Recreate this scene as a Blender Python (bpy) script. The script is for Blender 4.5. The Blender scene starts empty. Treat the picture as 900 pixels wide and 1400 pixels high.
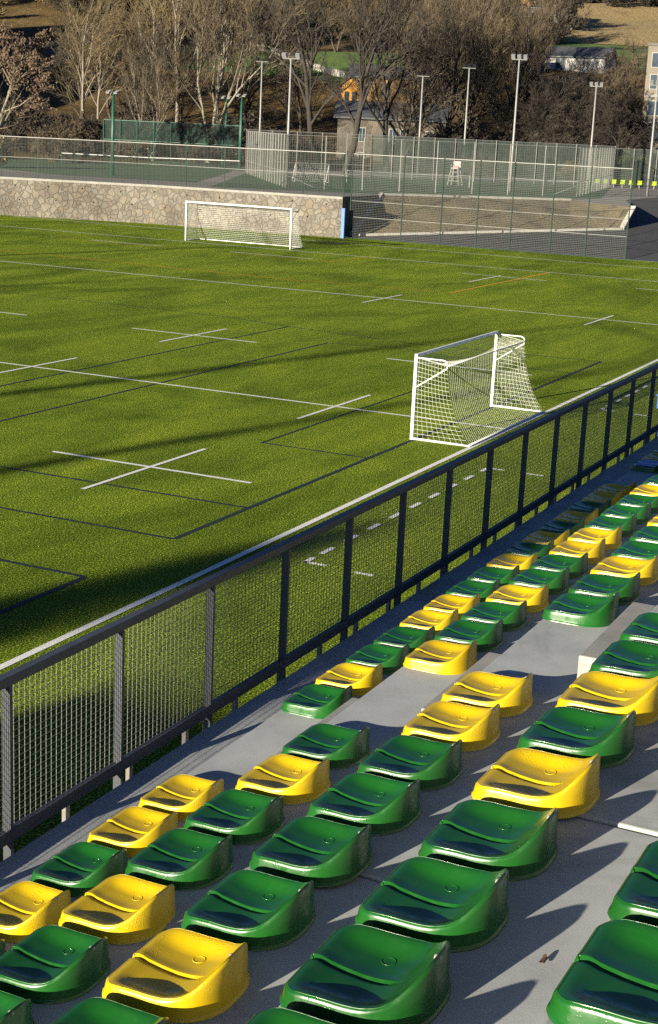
import bpy, math, random
import numpy as np
from mathutils import Vector, Matrix, Quaternion
R = math.radians
sc = bpy.context.scene
COL = sc.collection
rng = random.Random(7)

# ------------------------------------------------------------------ helpers
class MB:
    """collects geometry, links it as ONE mesh object"""
    def __init__(s): s.v = []; s.f = []
    def quad(s, a, b, c, d):
        n = len(s.v); s.v += [a, b, c, d]; s.f.append((n, n+1, n+2, n+3))
    def poly(s, pts):
        n = len(s.v); s.v += list(pts); s.f.append(tuple(range(n, n+len(pts))))
    def box(s, x0, x1, y0, y1, z0, z1):
        n = len(s.v)
        s.v += [(x0,y0,z0),(x1,y0,z0),(x1,y1,z0),(x0,y1,z0),(x0,y0,z1),(x1,y0,z1),(x1,y1,z1),(x0,y1,z1)]
        for q in ((0,3,2,1),(4,5,6,7),(0,1,5,4),(1,2,6,5),(2,3,7,6),(3,0,4,7)): s.f.append(tuple(n+i for i in q))
    def obox(s, c, u, v, w):
        """box about centre c with half axes u, v, w"""
        c, u, v, w = map(Vector, (c, u, v, w)); n = len(s.v)
        for k in (-1, 1):
            for a, b in ((-1,-1),(1,-1),(1,1),(-1,1)): s.v.append(tuple(c + a*u + b*v + k*w))
        for q in ((0,3,2,1),(4,5,6,7),(0,1,5,4),(1,2,6,5),(2,3,7,6),(3,0,4,7)): s.f.append(tuple(n+i for i in q))
    def tube(s, pts, r, n=4, caps=True):
        pts = [Vector(p) for p in pts]; m = len(pts)
        rad = r if isinstance(r, (list, tuple)) else [r]*m
        base = len(s.v); ref = None
        for i, p in enumerate(pts):
            d = (pts[min(i+1, m-1)] - pts[max(i-1, 0)])
            if d.length < 1e-9: d = Vector((0,0,1))
            d.normalize()
            if ref is None: ref = Vector((0,0,1)) if abs(d.z) < .9 else Vector((1,0,0))
            a = d.cross(ref); 
            if a.length < 1e-6: a = d.cross(Vector((0,1,0)))
            a.normalize(); b = d.cross(a); ref = -a.cross(d) if False else ref
            for k in range(n):
                t = 2*math.pi*k/n + math.pi/n
                s.v.append(tuple(p + rad[i]*(math.cos(t)*a + math.sin(t)*b)))
        for i in range(m-1):
            for k in range(n):
                s.f.append((base+i*n+k, base+i*n+(k+1) % n, base+(i+1)*n+(k+1) % n, base+(i+1)*n+k))
        if caps:
            s.f.append(tuple(base+k for k in range(n-1, -1, -1))); s.f.append(tuple(base+(m-1)*n+k for k in range(n)))
    def build(s, name, mat, parent=None, smooth=False):
        off = Vector(parent['_o']) if parent is not None and '_o' in parent else Vector((0,0,0))
        me = bpy.data.meshes.new(name)
        me.from_pydata([(p[0]-off.x, p[1]-off.y, p[2]-off.z) for p in s.v], [], s.f); me.update()
        if smooth: me.polygons.foreach_set('use_smooth', [True]*len(me.polygons))
        if mat: me.materials.append(mat)
        o = bpy.data.objects.new(name, me); COL.objects.link(o)
        if parent is not None: o.parent = parent
        return o

def tag(o, label=None, cat=None, group=None, kind=None):
    if label: o['label'] = label
    if cat: o['category'] = cat
    if group: o['group'] = group
    if kind: o['kind'] = kind
    return o
def thing(name, loc, label, cat, group=None, rz=0.0):
    o = bpy.data.objects.new(name, None); COL.objects.link(o); o.empty_display_size = .2
    o.location = loc; o.rotation_euler = (0, 0, rz); o['_o'] = tuple(loc) if rz == 0 else (0,0,0)
    return tag(o, label, cat, group)
def sub(o):
    """parts built below a part share the thing's offset"""
    return o
def dup(root, loc, rz=0.0, label=None, group=None, scale=None):
    r = root.copy(); COL.objects.link(r); r.location = loc; r.rotation_euler = (0, 0, rz)
    if scale: r.scale = scale
    if label: r['label'] = label
    if group: r['group'] = group
    for ch in list(root.children):
        c = ch.copy(); COL.objects.link(c); c.parent = r
        for g in list(ch.children):
            d = g.copy(); COL.objects.link(d); d.parent = c
    return r
def part(mb, name, mat, parent, smooth=False, of=None):
    """of = the thing whose offset a sub-part shares"""
    if of is not None and '_o' in of and '_o' not in parent: parent['_o'] = of['_o']
    return mb.build(name, mat, parent, smooth)

# ------------------------------------------------------------------ materials
def newmat(name):
    m = bpy.data.materials.new(name); m.use_nodes = True
    nt = m.node_tree; b = nt.nodes['Principled BSDF']
    return m, nt, b
def N(nt, t, **kw):
    n = nt.nodes.new(t)
    for k, v in kw.items():
        if k in n.inputs.keys(): n.inputs[k].default_value = v
        else: setattr(n, k, v)
    return n
def ramp(nt, stops):
    r = nt.nodes.new('ShaderNodeValToRGB'); e = r.color_ramp.elements
    while len(e) < len(stops): e.new(.5)
    for i, (p, c) in enumerate(stops): e[i].position = p; e[i].color = (*c, 1)
    return r
def mottled(name, c1, c2, scale=8, rough=.7, bump=0.0, bscale=None, c3=None, detail=6, metallic=0, spec=.5, dist=.01):
    m, nt, b = newmat(name); L = nt.links.new
    tc = N(nt, 'ShaderNodeTexCoord')
    n = N(nt, 'ShaderNodeTexNoise', Scale=scale, Detail=detail, Roughness=.65)
    L(tc.outputs['Object'], n.inputs['Vector'])
    st = [(.3, c1), (.7, c2)] if c3 is None else [(.25, c1), (.5, c2), (.75, c3)]
    r = ramp(nt, st); L(n.outputs['Fac'], r.inputs['Fac']); L(r.outputs['Color'], b.inputs['Base Color'])
    b.inputs['Roughness'].default_value = rough; b.inputs['Metallic'].default_value = metallic
    b.inputs['Specular IOR Level'].default_value = spec
    if bump:
        n2 = N(nt, 'ShaderNodeTexNoise', Scale=bscale or scale*4, Detail=5)
        L(tc.outputs['Object'], n2.inputs['Vector'])
        bp = N(nt, 'ShaderNodeBump', Strength=bump, Distance=dist); L(n2.outputs['Fac'], bp.inputs['Height']); L(bp.outputs['Normal'], b.inputs['Normal'])
    return m
def turf_mat():
    m, nt, b = newmat('turf'); L = nt.links.new
    tc = N(nt, 'ShaderNodeTexCoord')
    def mul(a, c):
        x = N(nt, 'ShaderNodeMix', data_type='RGBA', blend_type='MULTIPLY'); x.inputs[0].default_value = 1
        L(a, x.inputs[6]); L(c, x.inputs[7]); return x.outputs[2]
    f = N(nt, 'ShaderNodeTexNoise', Scale=30, Detail=3, Roughness=.75); L(tc.outputs['Object'], f.inputs['Vector'])
    r = ramp(nt, [(.38, (.010,.024,.0006)), (.48, (.084,.138,.008)), (.56, (.215,.305,.022)), (.66, (.66,.70,.14))]); L(f.outputs['Fac'], r.inputs['Fac'])
    # trodden and brushed patches: broad swirls and narrow streaks where the pile lies the other way
    big = N(nt, 'ShaderNodeTexNoise', Scale=.10, Detail=4, Roughness=.55, Distortion=2.2)
    mp = N(nt, 'ShaderNodeMapping'); mp.inputs['Scale'].default_value = (.75, 1.5, 1); mp.inputs['Rotation'].default_value = (0,0,.35)
    L(tc.outputs['Object'], mp.inputs['Vector']); L(mp.outputs['Vector'], big.inputs['Vector'])
    r2 = ramp(nt, [(.36, (.66,.69,.64)), (.5, (.97,.98,.95)), (.66, (1.24,1.17,1.02))]); L(big.outputs['Fac'], r2.inputs['Fac'])
    wv = N(nt, 'ShaderNodeTexNoise', Scale=.5, Detail=3, Roughness=.6); mq = N(nt, 'ShaderNodeMapping'); mq.inputs['Scale'].default_value = (.25, 2.2, 1); mq.inputs['Rotation'].default_value = (0,0,-.06)
    L(tc.outputs['Object'], mq.inputs['Vector']); L(mq.outputs['Vector'], wv.inputs['Vector'])
    r4 = ramp(nt, [(.35, (.84,.86,.84)), (.6, (1.06,1.04,1.02))]); L(wv.outputs['Fac'], r4.inputs['Fac'])
    mid = N(nt, 'ShaderNodeTexNoise', Scale=3.2, Detail=6, Roughness=.75); L(tc.outputs['Object'], mid.inputs['Vector'])
    r3 = ramp(nt, [(.3, (.70,.74,.7)), (.7, (1.14,1.10,1.05))]); L(mid.outputs['Fac'], r3.inputs['Fac'])
    L(mul(mul(mul(r.outputs['Color'], r2.outputs['Color']), r3.outputs['Color']), r4.outputs['Color']), b.inputs['Base Color'])
    b.inputs['Roughness'].default_value = .9; b.inputs['Specular IOR Level'].default_value = .04
    nb = N(nt, 'ShaderNodeTexNoise', Scale=40, Detail=3, Roughness=.6); L(tc.outputs['Object'], nb.inputs['Vector'])
    bp = N(nt, 'ShaderNodeBump', Strength=1.0, Distance=.035); L(nb.outputs['Fac'], bp.inputs['Height']); L(bp.outputs['Normal'], b.inputs['Normal'])
    return m
def concrete_mat():
    m, nt, b = newmat('tread_concrete'); L = nt.links.new
    tc = N(nt, 'ShaderNodeTexCoord')
    def mul(a, c):
        x = N(nt, 'ShaderNodeMix', data_type='RGBA', blend_type='MULTIPLY'); x.inputs[0].default_value = 1
        L(a, x.inputs[6]); L(c, x.inputs[7]); return x.outputs[2]
    def noise(sc_, de, ro, stops, di=0.0):
        n = N(nt, 'ShaderNodeTexNoise', Scale=sc_, Detail=de, Roughness=ro, Distortion=di); L(tc.outputs['Object'], n.inputs['Vector'])
        r = ramp(nt, stops); L(n.outputs['Fac'], r.inputs['Fac']); return r.outputs['Color'], n
    a, _ = noise(2.2, 6, .65, [(.28, (.265,.282,.295)), (.5, (.34,.354,.36)), (.75, (.405,.415,.418))])
    st, _ = noise(.9, 6, .7, [(.34, (.72,.70,.67)), (.46, (1,1,1))], .8)            # damp and dirt stains
    sp, _ = noise(70, 2, .5, [(.20, (.4,.37,.33)), (.26, (1,1,1))])                # dark specks
    gr, gn = noise(240, 2, .5, [(.3, (.91,.91,.91)), (.7, (1.05,1.05,1.05))])
    L(mul(mul(mul(a, st), sp), gr), b.inputs['Base Color'])
    b.inputs['Roughness'].default_value = .75; b.inputs['Specular IOR Level'].default_value = .3
    bp = N(nt, 'ShaderNodeBump', Strength=.3, Distance=.002); L(gn.outputs['Fac'], bp.inputs['Height']); L(bp.outputs['Normal'], b.inputs['Normal'])
    return m
def plastic(name, col, rough=.2, drops=.0):
    m, nt, b = newmat(name); L = nt.links.new
    tc = N(nt, 'ShaderNodeTexCoord')
    n = N(nt, 'ShaderNodeTexNoise', Scale=5, Detail=4); L(tc.outputs['Object'], n.inputs['Vector'])
    oi = N(nt, 'ShaderNodeObjectInfo')
    r = ramp(nt, [(.3, tuple(c*.86 for c in col)), (.7, tuple(min(1, c*1.1) for c in col))]); L(n.outputs['Fac'], r.inputs['Fac'])
    hs = N(nt, 'ShaderNodeHueSaturation'); mr = N(nt, 'ShaderNodeMapRange'); mr.inputs[3].default_value = .86; mr.inputs[4].default_value = 1.1
    L(oi.outputs['Random'], mr.inputs[0]); L(mr.outputs[0], hs.inputs['Value']); L(r.outputs['Color'], hs.inputs['Color'])
    L(hs.outputs['Color'], b.inputs['Base Color'])
    n2 = N(nt, 'ShaderNodeTexNoise', Scale=26, Detail=5); L(tc.outputs['Object'], n2.inputs['Vector'])
    rr = ramp(nt, [(.35, (rough*.6,)*3), (.7, (rough*1.7,)*3)]); L(n2.outputs['Fac'], rr.inputs['Fac']); L(rr.outputs['Color'], b.inputs['Roughness'])
    b.inputs['IOR'].default_value = 1.5; b.inputs['Specular IOR Level'].default_value = .5
    # standing water beads: little domes in patches, shifted from seat to seat
    va = N(nt, 'ShaderNodeVectorMath', operation='ADD'); cm = N(nt, 'ShaderNodeVectorMath', operation='SCALE'); 
    L(oi.outputs['Location'], cm.inputs[0]); cm.inputs[3].default_value = 3.7
    L(tc.outputs['Object'], va.inputs[0]); L(cm.outputs[0], va.inputs[1])
    vo = N(nt, 'ShaderNodeTexVoronoi', Scale=115.0); vo.feature = 'F1'; L(va.outputs[0], vo.inputs['Vector'])
    dm = N(nt, 'ShaderNodeMapRange'); dm.inputs[1].default_value = .10; dm.inputs[2].default_value = .34; dm.inputs[3].default_value = 1; dm.inputs[4].default_value = 0
    L(vo.outputs['Distance'], dm.inputs[0])
    pn = N(nt, 'ShaderNodeTexNoise', Scale=9, Detail=3); L(va.outputs[0], pn.inputs['Vector'])
    pr = ramp(nt, [(.56-drops*.06, (0,0,0)), (.60, (1,1,1))]); L(pn.outputs['Fac'], pr.inputs['Fac'])
    mu = N(nt, 'ShaderNodeMath', operation='MULTIPLY'); L(dm.outputs[0], mu.inputs[0]); L(pr.outputs['Color'], mu.inputs[1])
    m2 = N(nt, 'ShaderNodeMath', operation='MULTIPLY'); m2.inputs[1].default_value = drops; L(mu.outputs[0], m2.inputs[0])
    bp = N(nt, 'ShaderNodeBump', Strength=.8, Distance=.0025); L(m2.outputs[0], bp.inputs['Height'])
    n3 = N(nt, 'ShaderNodeTexNoise', Scale=14, Detail=2); L(tc.outputs['Object'], n3.inputs['Vector'])
    bp2 = N(nt, 'ShaderNodeBump', Strength=.04, Distance=.006); L(n3.outputs['Fac'], bp2.inputs['Height']); L(bp.outputs['Normal'], bp2.inputs['Normal'])
    L(bp2.outputs['Normal'], b.inputs['Normal'])
    return m
def stone_mat(name, scale, cols, mortar, bump=.6, warp=.25):
    m, nt, b = newmat(name); L = nt.links.new
    tc = N(nt, 'ShaderNodeTexCoord')
    wn = N(nt, 'ShaderNodeTexNoise', Scale=1.6, Detail=3); L(tc.outputs['Object'], wn.inputs['Vector'])
    mx = N(nt, 'ShaderNodeMix', data_type='RGBA', blend_type='LINEAR_LIGHT'); mx.inputs[0].default_value = warp
    L(tc.outputs['Object'], mx.inputs[6]); L(wn.outputs['Color'], mx.inputs[7])
    v = N(nt, 'ShaderNodeTexVoronoi', Scale=scale); v.feature = 'F1'; L(mx.outputs[2], v.inputs['Vector'])
    e = N(nt, 'ShaderNodeTexVoronoi', Scale=scale); e.feature = 'DISTANCE_TO_EDGE'; L(mx.outputs[2], e.inputs['Vector'])
    sp = N(nt, 'ShaderNodeSeparateColor'); L(v.outputs['Color'], sp.inputs[0])
    r = ramp(nt, [(i/(len(cols)-1), c) for i, c in enumerate(cols)]); L(sp.outputs[0], r.inputs['Fac'])
    n = N(nt, 'ShaderNodeTexNoise', Scale=5, Detail=6, Roughness=.7); L(tc.outputs['Object'], n.inputs['Vector'])
    r2 = ramp(nt, [(.3, (.62,.6,.58)), (.7, (1.15,1.12,1.1))]); L(n.outputs['Fac'], r2.inputs['Fac'])
    mm = N(nt, 'ShaderNodeMix', data_type='RGBA', blend_type='MULTIPLY'); mm.inputs[0].default_value = 1
    L(r.outputs['Color'], mm.inputs[6]); L(r2.outputs['Color'], mm.inputs[7])
    er = N(nt, 'ShaderNodeMapRange'); er.inputs[1].default_value = .02; er.inputs[2].default_value = .09; L(e.outputs['Distance'], er.inputs[0])
    mo = N(nt, 'ShaderNodeMix', data_type='RGBA'); L(er.outputs[0], mo.inputs[0]); mo.inputs[6].default_value = (*mortar, 1); L(mm.outputs[2], mo.inputs[7])
    st = N(nt, 'ShaderNodeTexNoise', Scale=.35, Detail=4); L(tc.outputs['Object'], st.inputs['Vector'])
    sr = ramp(nt, [(.35, (.55,.53,.5)), (.6, (1,1,1))]); L(st.outputs['Fac'], sr.inputs['Fac'])
    m3 = N(nt, 'ShaderNodeMix', data_type='RGBA', blend_type='MULTIPLY'); m3.inputs[0].default_value = .8
    L(mo.outputs[2], m3.inputs[6]); L(sr.outputs['Color'], m3.inputs[7])
    L(m3.outputs[2], b.inputs['Base Color']); b.inputs['Roughness'].default_value = .85
    bp = N(nt, 'ShaderNodeBump', Strength=bump, Distance=.05); L(er.outputs[0], bp.inputs['Height']); L(bp.outputs['Normal'], b.inputs['Normal'])
    return m
def hill_mat():
    m, nt, b = newmat('hillside'); L = nt.links.new
    tc = N(nt, 'ShaderNodeTexCoord')
    a = N(nt, 'ShaderNodeTexNoise', Scale=.05, Detail=8, Roughness=.65); L(tc.outputs['Object'], a.inputs['Vector'])
    r = ramp(nt, [(.3, (.045,.035,.02)), (.48, (.12,.085,.042)), (.62, (.19,.135,.06)), (.75, (.10,.10,.03))]); L(a.outputs['Fac'], r.inputs['Fac'])
    c = N(nt, 'ShaderNodeTexNoise', Scale=.9, Detail=8, Roughness=.75); L(tc.outputs['Object'], c.inputs['Vector'])
    r2 = ramp(nt, [(.3, (.4,.38,.35)), (.7, (1.25,1.2,1.1))]); L(c.outputs['Fac'], r2.inputs['Fac'])
    mx = N(nt, 'ShaderNodeMix', data_type='RGBA', blend_type='MULTIPLY'); mx.inputs[0].default_value = 1
    L(r.outputs['Color'], mx.inputs[6]); L(r2.outputs['Color'], mx.inputs[7]); L(mx.outputs[2], b.inputs['Base Color'])
    b.inputs['Roughness'].default_value = .95; b.inputs['Specular IOR Level'].default_value = .1
    bp = N(nt, 'ShaderNodeBump', Strength=1, Distance=.8); L(c.outputs['Fac'], bp.inputs['Height']); L(bp.outputs['Normal'], b.inputs['Normal'])
    return m

M = {}
M['turf'] = turf_mat()
M['white_line'] = mottled('line_white', (.58,.58,.55), (.80,.80,.77), 40, .8, .6, 50, spec=.2)
M['blue_line'] = mottled('line_navy', (.008,.014,.022), (.02,.032,.045), 40, .8, .6, 50, spec=.2)
M['orange_line'] = mottled('line_orange', (.42,.22,.012), (.60,.33,.02), 40, .8, .6, 50, spec=.2)
M['concrete'] = concrete_mat()
M['concrete_edge'] = mottled('concrete_pale', (.19,.19,.182), (.28,.275,.262), 6, .8, .3, 80, dist=.004)
M['fascia'] = mottled('concrete_wall', (.2,.2,.19), (.3,.3,.29), 1.5, .85, .3, 60)
M['green'] = plastic('seat_green', (.008,.080,.010), .28, .18)
M['yellow'] = plastic('seat_yellow', (.50,.345,.003), .32, 1.0)
M['stud'] = mottled('stud_cream', (.22,.22,.18), (.3,.3,.26), 60, .35)
M['rail'] = mottled('rail_grey_paint', (.034,.038,.047), (.052,.057,.067), 9, .5, .1, 60)
M['wire'] = mottled('galvanised_wire', (.085,.085,.082), (.14,.14,.135), 30, .5)
M['bracket'] = mottled('galvanised_bracket', (.12,.115,.105), (.18,.17,.16), 30, .5)
M['goal_white'] = mottled('goal_white_paint', (.58,.58,.56), (.74,.74,.72), 6, .45)
M['net'] = mottled('net_cord', (.42,.42,.38), (.58,.58,.53), 40, .9)
M['net_dark'] = mottled('fence_net_green', (.035,.05,.04), (.06,.08,.065), 40, .8)
M['fence_post'] = mottled('fence_post_green', (.012,.028,.02), (.025,.05,.035), 8, .6)
M['fence_wire'] = mottled('fence_wire', (.07,.075,.068), (.11,.115,.10), 20, .6)
M['galv'] = mottled('galvanised_post', (.17,.172,.165), (.24,.24,.23), 3, .5)
M['lamp'] = mottled('lamp_housing', (.008,.008,.008), (.018,.018,.018), 10, .5)
M['lamp_pale'] = mottled('lamp_housing_pale', (.14,.145,.145), (.24,.24,.24), 10, .5)
M['glass'] = mottled('window_glass', (.015,.02,.028), (.04,.055,.07), 1.2, .12)
M['green_paint'] = mottled('green_paint', (.005,.05,.032), (.009,.07,.046), 4, .5)
M['green_net'] = mottled('green_screen', (.003,.015,.012), (.005,.024,.018), 2, .85)
M['screen'] = mottled('wind_screen', (.032,.046,.040), (.055,.075,.064), .6, .85)
M['wall_stone'] = stone_mat('field_stone', 2.15, [(.108,.098,.078), (.145,.131,.106), (.165,.152,.126), (.182,.17,.145), (.155,.125,.092), (.15,.146,.134)], (.118,.106,.086), .9, .36)
M['coping'] = mottled('coping', (.17,.16,.14), (.25,.24,.22), 2, .85, .3, 40)
M['hole_shade'] = mottled('drain_hole_shade', (.004,.004,.004), (.01,.01,.01), 5, .9)  # near-black stands in for the shade inside the weep holes
M['blue'] = mottled('blue_paint', (.008,.085,.34), (.014,.12,.44), 5, .4)
M['terrace'] = mottled('gravel_path', (.10,.094,.08), (.18,.168,.145), .8, .9, .5, 30, c3=(.15,.145,.13))
M['court'] = mottled('court_green', (.024,.062,.020), (.040,.092,.030), .5, .8, .2, 40)
M['asphalt'] = mottled('asphalt', (.018,.019,.021), (.036,.036,.037), .7, .85, .5, 60, c3=(.026,.027,.028))
M['embank'] = mottled('coir_matting', (.030,.024,.013), (.125,.098,.056), .7, .95, 1.0, 6, c3=(.075,.068,.03), dist=.12)
M['kerb'] = mottled('kerb', (.22,.21,.19), (.33,.32,.29), 3, .85)
M['hill'] = hill_mat()
M['lawn'] = mottled('lawn', (.04,.085,.010), (.075,.13,.018), .35, .9, .6, 4, dist=.2)
M['field'] = mottled('dry_field', (.12,.085,.032), (.23,.165,.065), .22, .95, 1, 1.5, c3=(.17,.125,.05), dist=.4)
M['bark'] = mottled('bark_brown', (.035,.028,.02), (.085,.065,.045), 3, .9)
M['bark_dark'] = mottled('bark_dark', (.016,.013,.010), (.04,.033,.026), 3, .9)
M['bark_pale'] = mottled('bark_pale', (.045,.038,.03), (.19,.165,.13), 2.6, .85, c3=(.12,.102,.08))
M['twig'] = mottled('twig_brown', (.040,.030,.019), (.115,.086,.052), .4, .9)
M['twig_dark'] = mottled('twig_dark', (.018,.014,.010), (.046,.035,.024), .4, .9)
M['twig_gold'] = mottled('twig_gold', (.075,.056,.027), (.165,.122,.058), .4, .9)
M['leaf_copper'] = mottled('copper_leaves', (.05,.03,.018), (.11,.07,.038), 1.5, .8)
M['leaf_ochre'] = mottled('ochre_leaves', (.13,.085,.03), (.30,.21,.08), 1.5, .8)
M['leaf_green'] = mottled('dull_green_leaves', (.03,.04,.012), (.08,.095,.03), 1.5, .8)
M['needles'] = mottled('needles', (.02,.035,.015), (.045,.07,.03), 2, .85)
M['slate'] = mottled('slate', (.035,.038,.045), (.07,.073,.08), 2, .6, .4, 8)
M['house_stone'] = stone_mat('house_stone', 1.7, [(.075,.066,.052), (.115,.10,.08), (.14,.125,.10)], (.10,.092,.08))
M['house_orange'] = mottled('render_orange', (.33,.15,.018), (.45,.21,.03), .5, .85)
M['wood'] = mottled('timber_brown', (.17,.10,.035), (.28,.165,.06), 1.2, .8)
M['white_render'] = mottled('white_render', (.30,.29,.27), (.40,.39,.37), .4, .85)
M['flat_render'] = mottled('apartment_cladding', (.10,.085,.068), (.145,.128,.105), .25, .85, c3=(.12,.095,.068))
M['grey_wall'] = mottled('grey_wall', (.07,.068,.062), (.11,.105,.098), .5, .9)
M['guard'] = mottled('parapet', (.18,.175,.16), (.3,.29,.27), .6, .85)
M['lime'] = mottled('lime_plastic', (.28,.38,.015), (.36,.47,.025), 5, .4)
M['leaf_dry'] = mottled('dry_leaf', (.05,.025,.012), (.09,.05,.025), 40, .8)
M['red_paint'] = mottled('red_paint', (.3,.01,.02), (.38,.015,.03), 3, .3)
M['car_white'] = mottled('white_paint', (.45,.45,.45), (.5,.5,.5), 3, .3)
M['tyre'] = mottled('tyre', (.012,.012,.012), (.025,.025,.025), 10, .8)

# ------------------------------------------------------------------ camera, light
H = 7.3
yaw, pitch, roll = 0.4406785, 0.2494959, -0.04676318
fw = Vector((math.cos(yaw)*math.cos(pitch), math.sin(yaw)*math.cos(pitch), -math.sin(pitch)))
rt = fw.cross(Vector((0,0,1))).normalized(); dn = fw.cross(rt)
r2 = rt*math.cos(roll) + dn*math.sin(roll); d2 = -rt*math.sin(roll) + dn*math.cos(roll)
cam = bpy.data.cameras.new('camera'); co = bpy.data.objects.new('camera', cam); COL.objects.link(co)
mw = Matrix.Identity(4)
for i in range(3): mw[i][0] = r2[i]; mw[i][1] = -d2[i]; mw[i][2] = -fw[i]
mw[0][3], mw[1][3], mw[2][3] = 0, 0, H
co.matrix_world = mw
cam.sensor_fit = 'VERTICAL'; cam.sensor_height = 36; cam.lens = 2052.36/1400*36; cam.clip_end = 3000; cam.clip_start = .05
sc.camera = co

SUN_AZ, SUN_EL = R(-15.5), R(12.5)         # direction the light travels, seen from above
ld = Vector((math.cos(SUN_AZ)*math.cos(SUN_EL), math.sin(SUN_AZ)*math.cos(SUN_EL), -math.sin(SUN_EL)))
sun = bpy.data.lights.new('sun', 'SUN'); sun.energy = 5.0; sun.angle = R(.5); sun.color = (1.0, .90, .70)
so = bpy.data.objects.new('sun', sun); COL.objects.link(so); so.rotation_euler = ld.to_track_quat('-Z', 'Y').to_euler(); so.location = (-40, 20, 40)
w = bpy.data.worlds.new('World'); sc.world = w; w.use_nodes = True
nt = w.node_tree; bg = nt.nodes['Background']
sky = nt.nodes.new('ShaderNodeTexSky'); sky.sky_type = 'NISHITA'; sky.sun_disc = False
sky.sun_elevation = SUN_EL
sx, sy = -ld.x, -ld.y                       # towards the sun
sky.sun_rotation = math.atan2(sx, sy)       # measured clockwise from +Y
sky.altitude = 2500; sky.air_density = .6; sky.dust_density = .1; sky.ozone_density = 4.0
nt.links.new(sky.outputs['Color'], bg.inputs['Color']); bg.inputs['Strength'].default_value = .05
vs = sc.view_settings; vs.view_transform = 'Standard'; vs.look = 'None'; vs.exposure = 1.5; vs.gamma = 1; vs.use_curve_mapping = False
sc.render.engine = 'CYCLES'
sc.cycles.use_denoising = False
sc.cycles.max_bounces = 6; sc.cycles.diffuse_bounces = 3; sc.cycles.glossy_bounces = 3

# ------------------------------------------------------------------ pitch
g = MB(); g.box(-140, 96.9, -30, 140, -.5, 0)
tag(g.build('playing_field', M['turf']), kind='structure')
def strip(mb, a, b, wd, z):
    a = Vector((*a, z)); b = Vector((*b, z)); d = (b-a).normalized(); n = Vector((-d.y, d.x, 0))*wd/2
    mb.quad(tuple(a-n), tuple(b-n), tuple(b+n), tuple(a+n))
wl = MB(); Wd = .085
def wline(a, b, wd=.115): strip(wl, a, b, wd, .006)
wline((-20, 12.16), (91.5, 12.16), .13)
wline((82.75, 12.23), (82.75, 88)); wline((91.5, 12.1), (91.5, 70))
wline((62.6, 12.23), (62.6, 88)); wline((36.45, 12.23), (36.45, 88))
for x0, x1 in ((24.6, 29.5), (34.2, 38.75), (60.0, 64.4)): strip(wl, (x0, 17.15), (x1, 17.15), .1, .009)
for x0, x1 in ((34.1, 38.75), (43.6, 48.2), (60.2, 64.6), (73.3, 78.3)): strip(wl, (x0, 27.25), (x1, 27.25), .1, .009)
for x, y0, y1 in ((27.15, 14.65, 19.73), (45.85, 24.7, 29.85), (46.06, 34.67, 39.9), (77.7, 24.5, 29.3), (77.8, 14.6, 19.67), (78.3, 48.9, 54.06), (78.5, 38.8, 44.3), (45.63, 14.6, 19.66)):
    wline((x, y0), (x, y1))
for x0, s in ((22.5, 1), (40.95, 1)):
    for k in range(9 if x0 < 30 else 10):
        xa = x0 + .62 + k*1.02; wline((xa, 11.02), (xa+.5, 11.02), .1)
    wline((x0, 10.62), (x0, 11.06), .1); wline((x0-.05, 11.02), (x0+.33, 11.02), .1)
    wline((x0-.08, 9.68), (x0-.08, 10.05), .1)
    xe = x0+9.2; wline((xe, 9.68), (xe, 10.08), .1); wline((xe, 10.62), (xe, 11.06), .1)
tag(wl.build('white_pitch_lines', M['white_line']), kind='structure')
bl = MB()
def bline(a, b, wd=.09, z=.0045): strip(bl, a, b, wd, z)
bline((22.45, 13.66), (50.25, 13.66), .11); bline((22.45, 13.7), (22.45, 40), .09)
bline((25.24, 13.7), (25.24, 30)); bline((19.64, 13.62), (19.64, 30), .1); bline((-6, 13.62), (19.6, 13.62), .12)
bline((5, 22.8), (47.6, 22.8)); bline((10, 25.87), (50.45, 25.87))
bline((30.95, 13.7), (30.95, 16.45)); bline((30.95, 16.45), (42, 16.45), .07)
arc = [(51.5, 45), (51.5, 31.8), (51.25, 28.6), (50.5, 25.87), (50.1, 23), (49.6, 20.5), (50.0, 16.5), (50.22, 13.7)]
for a, b in zip(arc, arc[1:]): bline(a, b, .075)
arc = [(47.6, 22.75), (48.27, 20.5), (47.1, 16.6), (46.9, 13.7)]
for a, b in zip(arc, arc[1:]): bline(a, b, .06)
tag(bl.build('navy_pitch_lines', M['blue_line']), kind='structure')
ol = MB()
def oline(a, b, wd=.12, z=.0075): strip(ol, a, b, wd, z)
oline((67.2, 25.9), (82.6, 25.9), .15); oline((67.2, 25.9), (67.2, 31), .09)
arc = [(67.2, 31), (66.5, 34), (66.9, 40), (67.5, 46), (67.5, 52.5), (67.3, 60)]
for a, b in zip(arc, arc[1:]): oline(a, b)
arc = [(67.4, 52.4), (68.2, 47), (68.5, 42)]
oline((77.6, 37.3), (83, 37.2), .09); oline((77.6, 37.3), (77.6, 56), .07); oline((78.3, 55.9), (82.6, 55.7), .09)
tag(ol.build('orange_pitch_lines', M['orange_line']), kind='structure')

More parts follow.
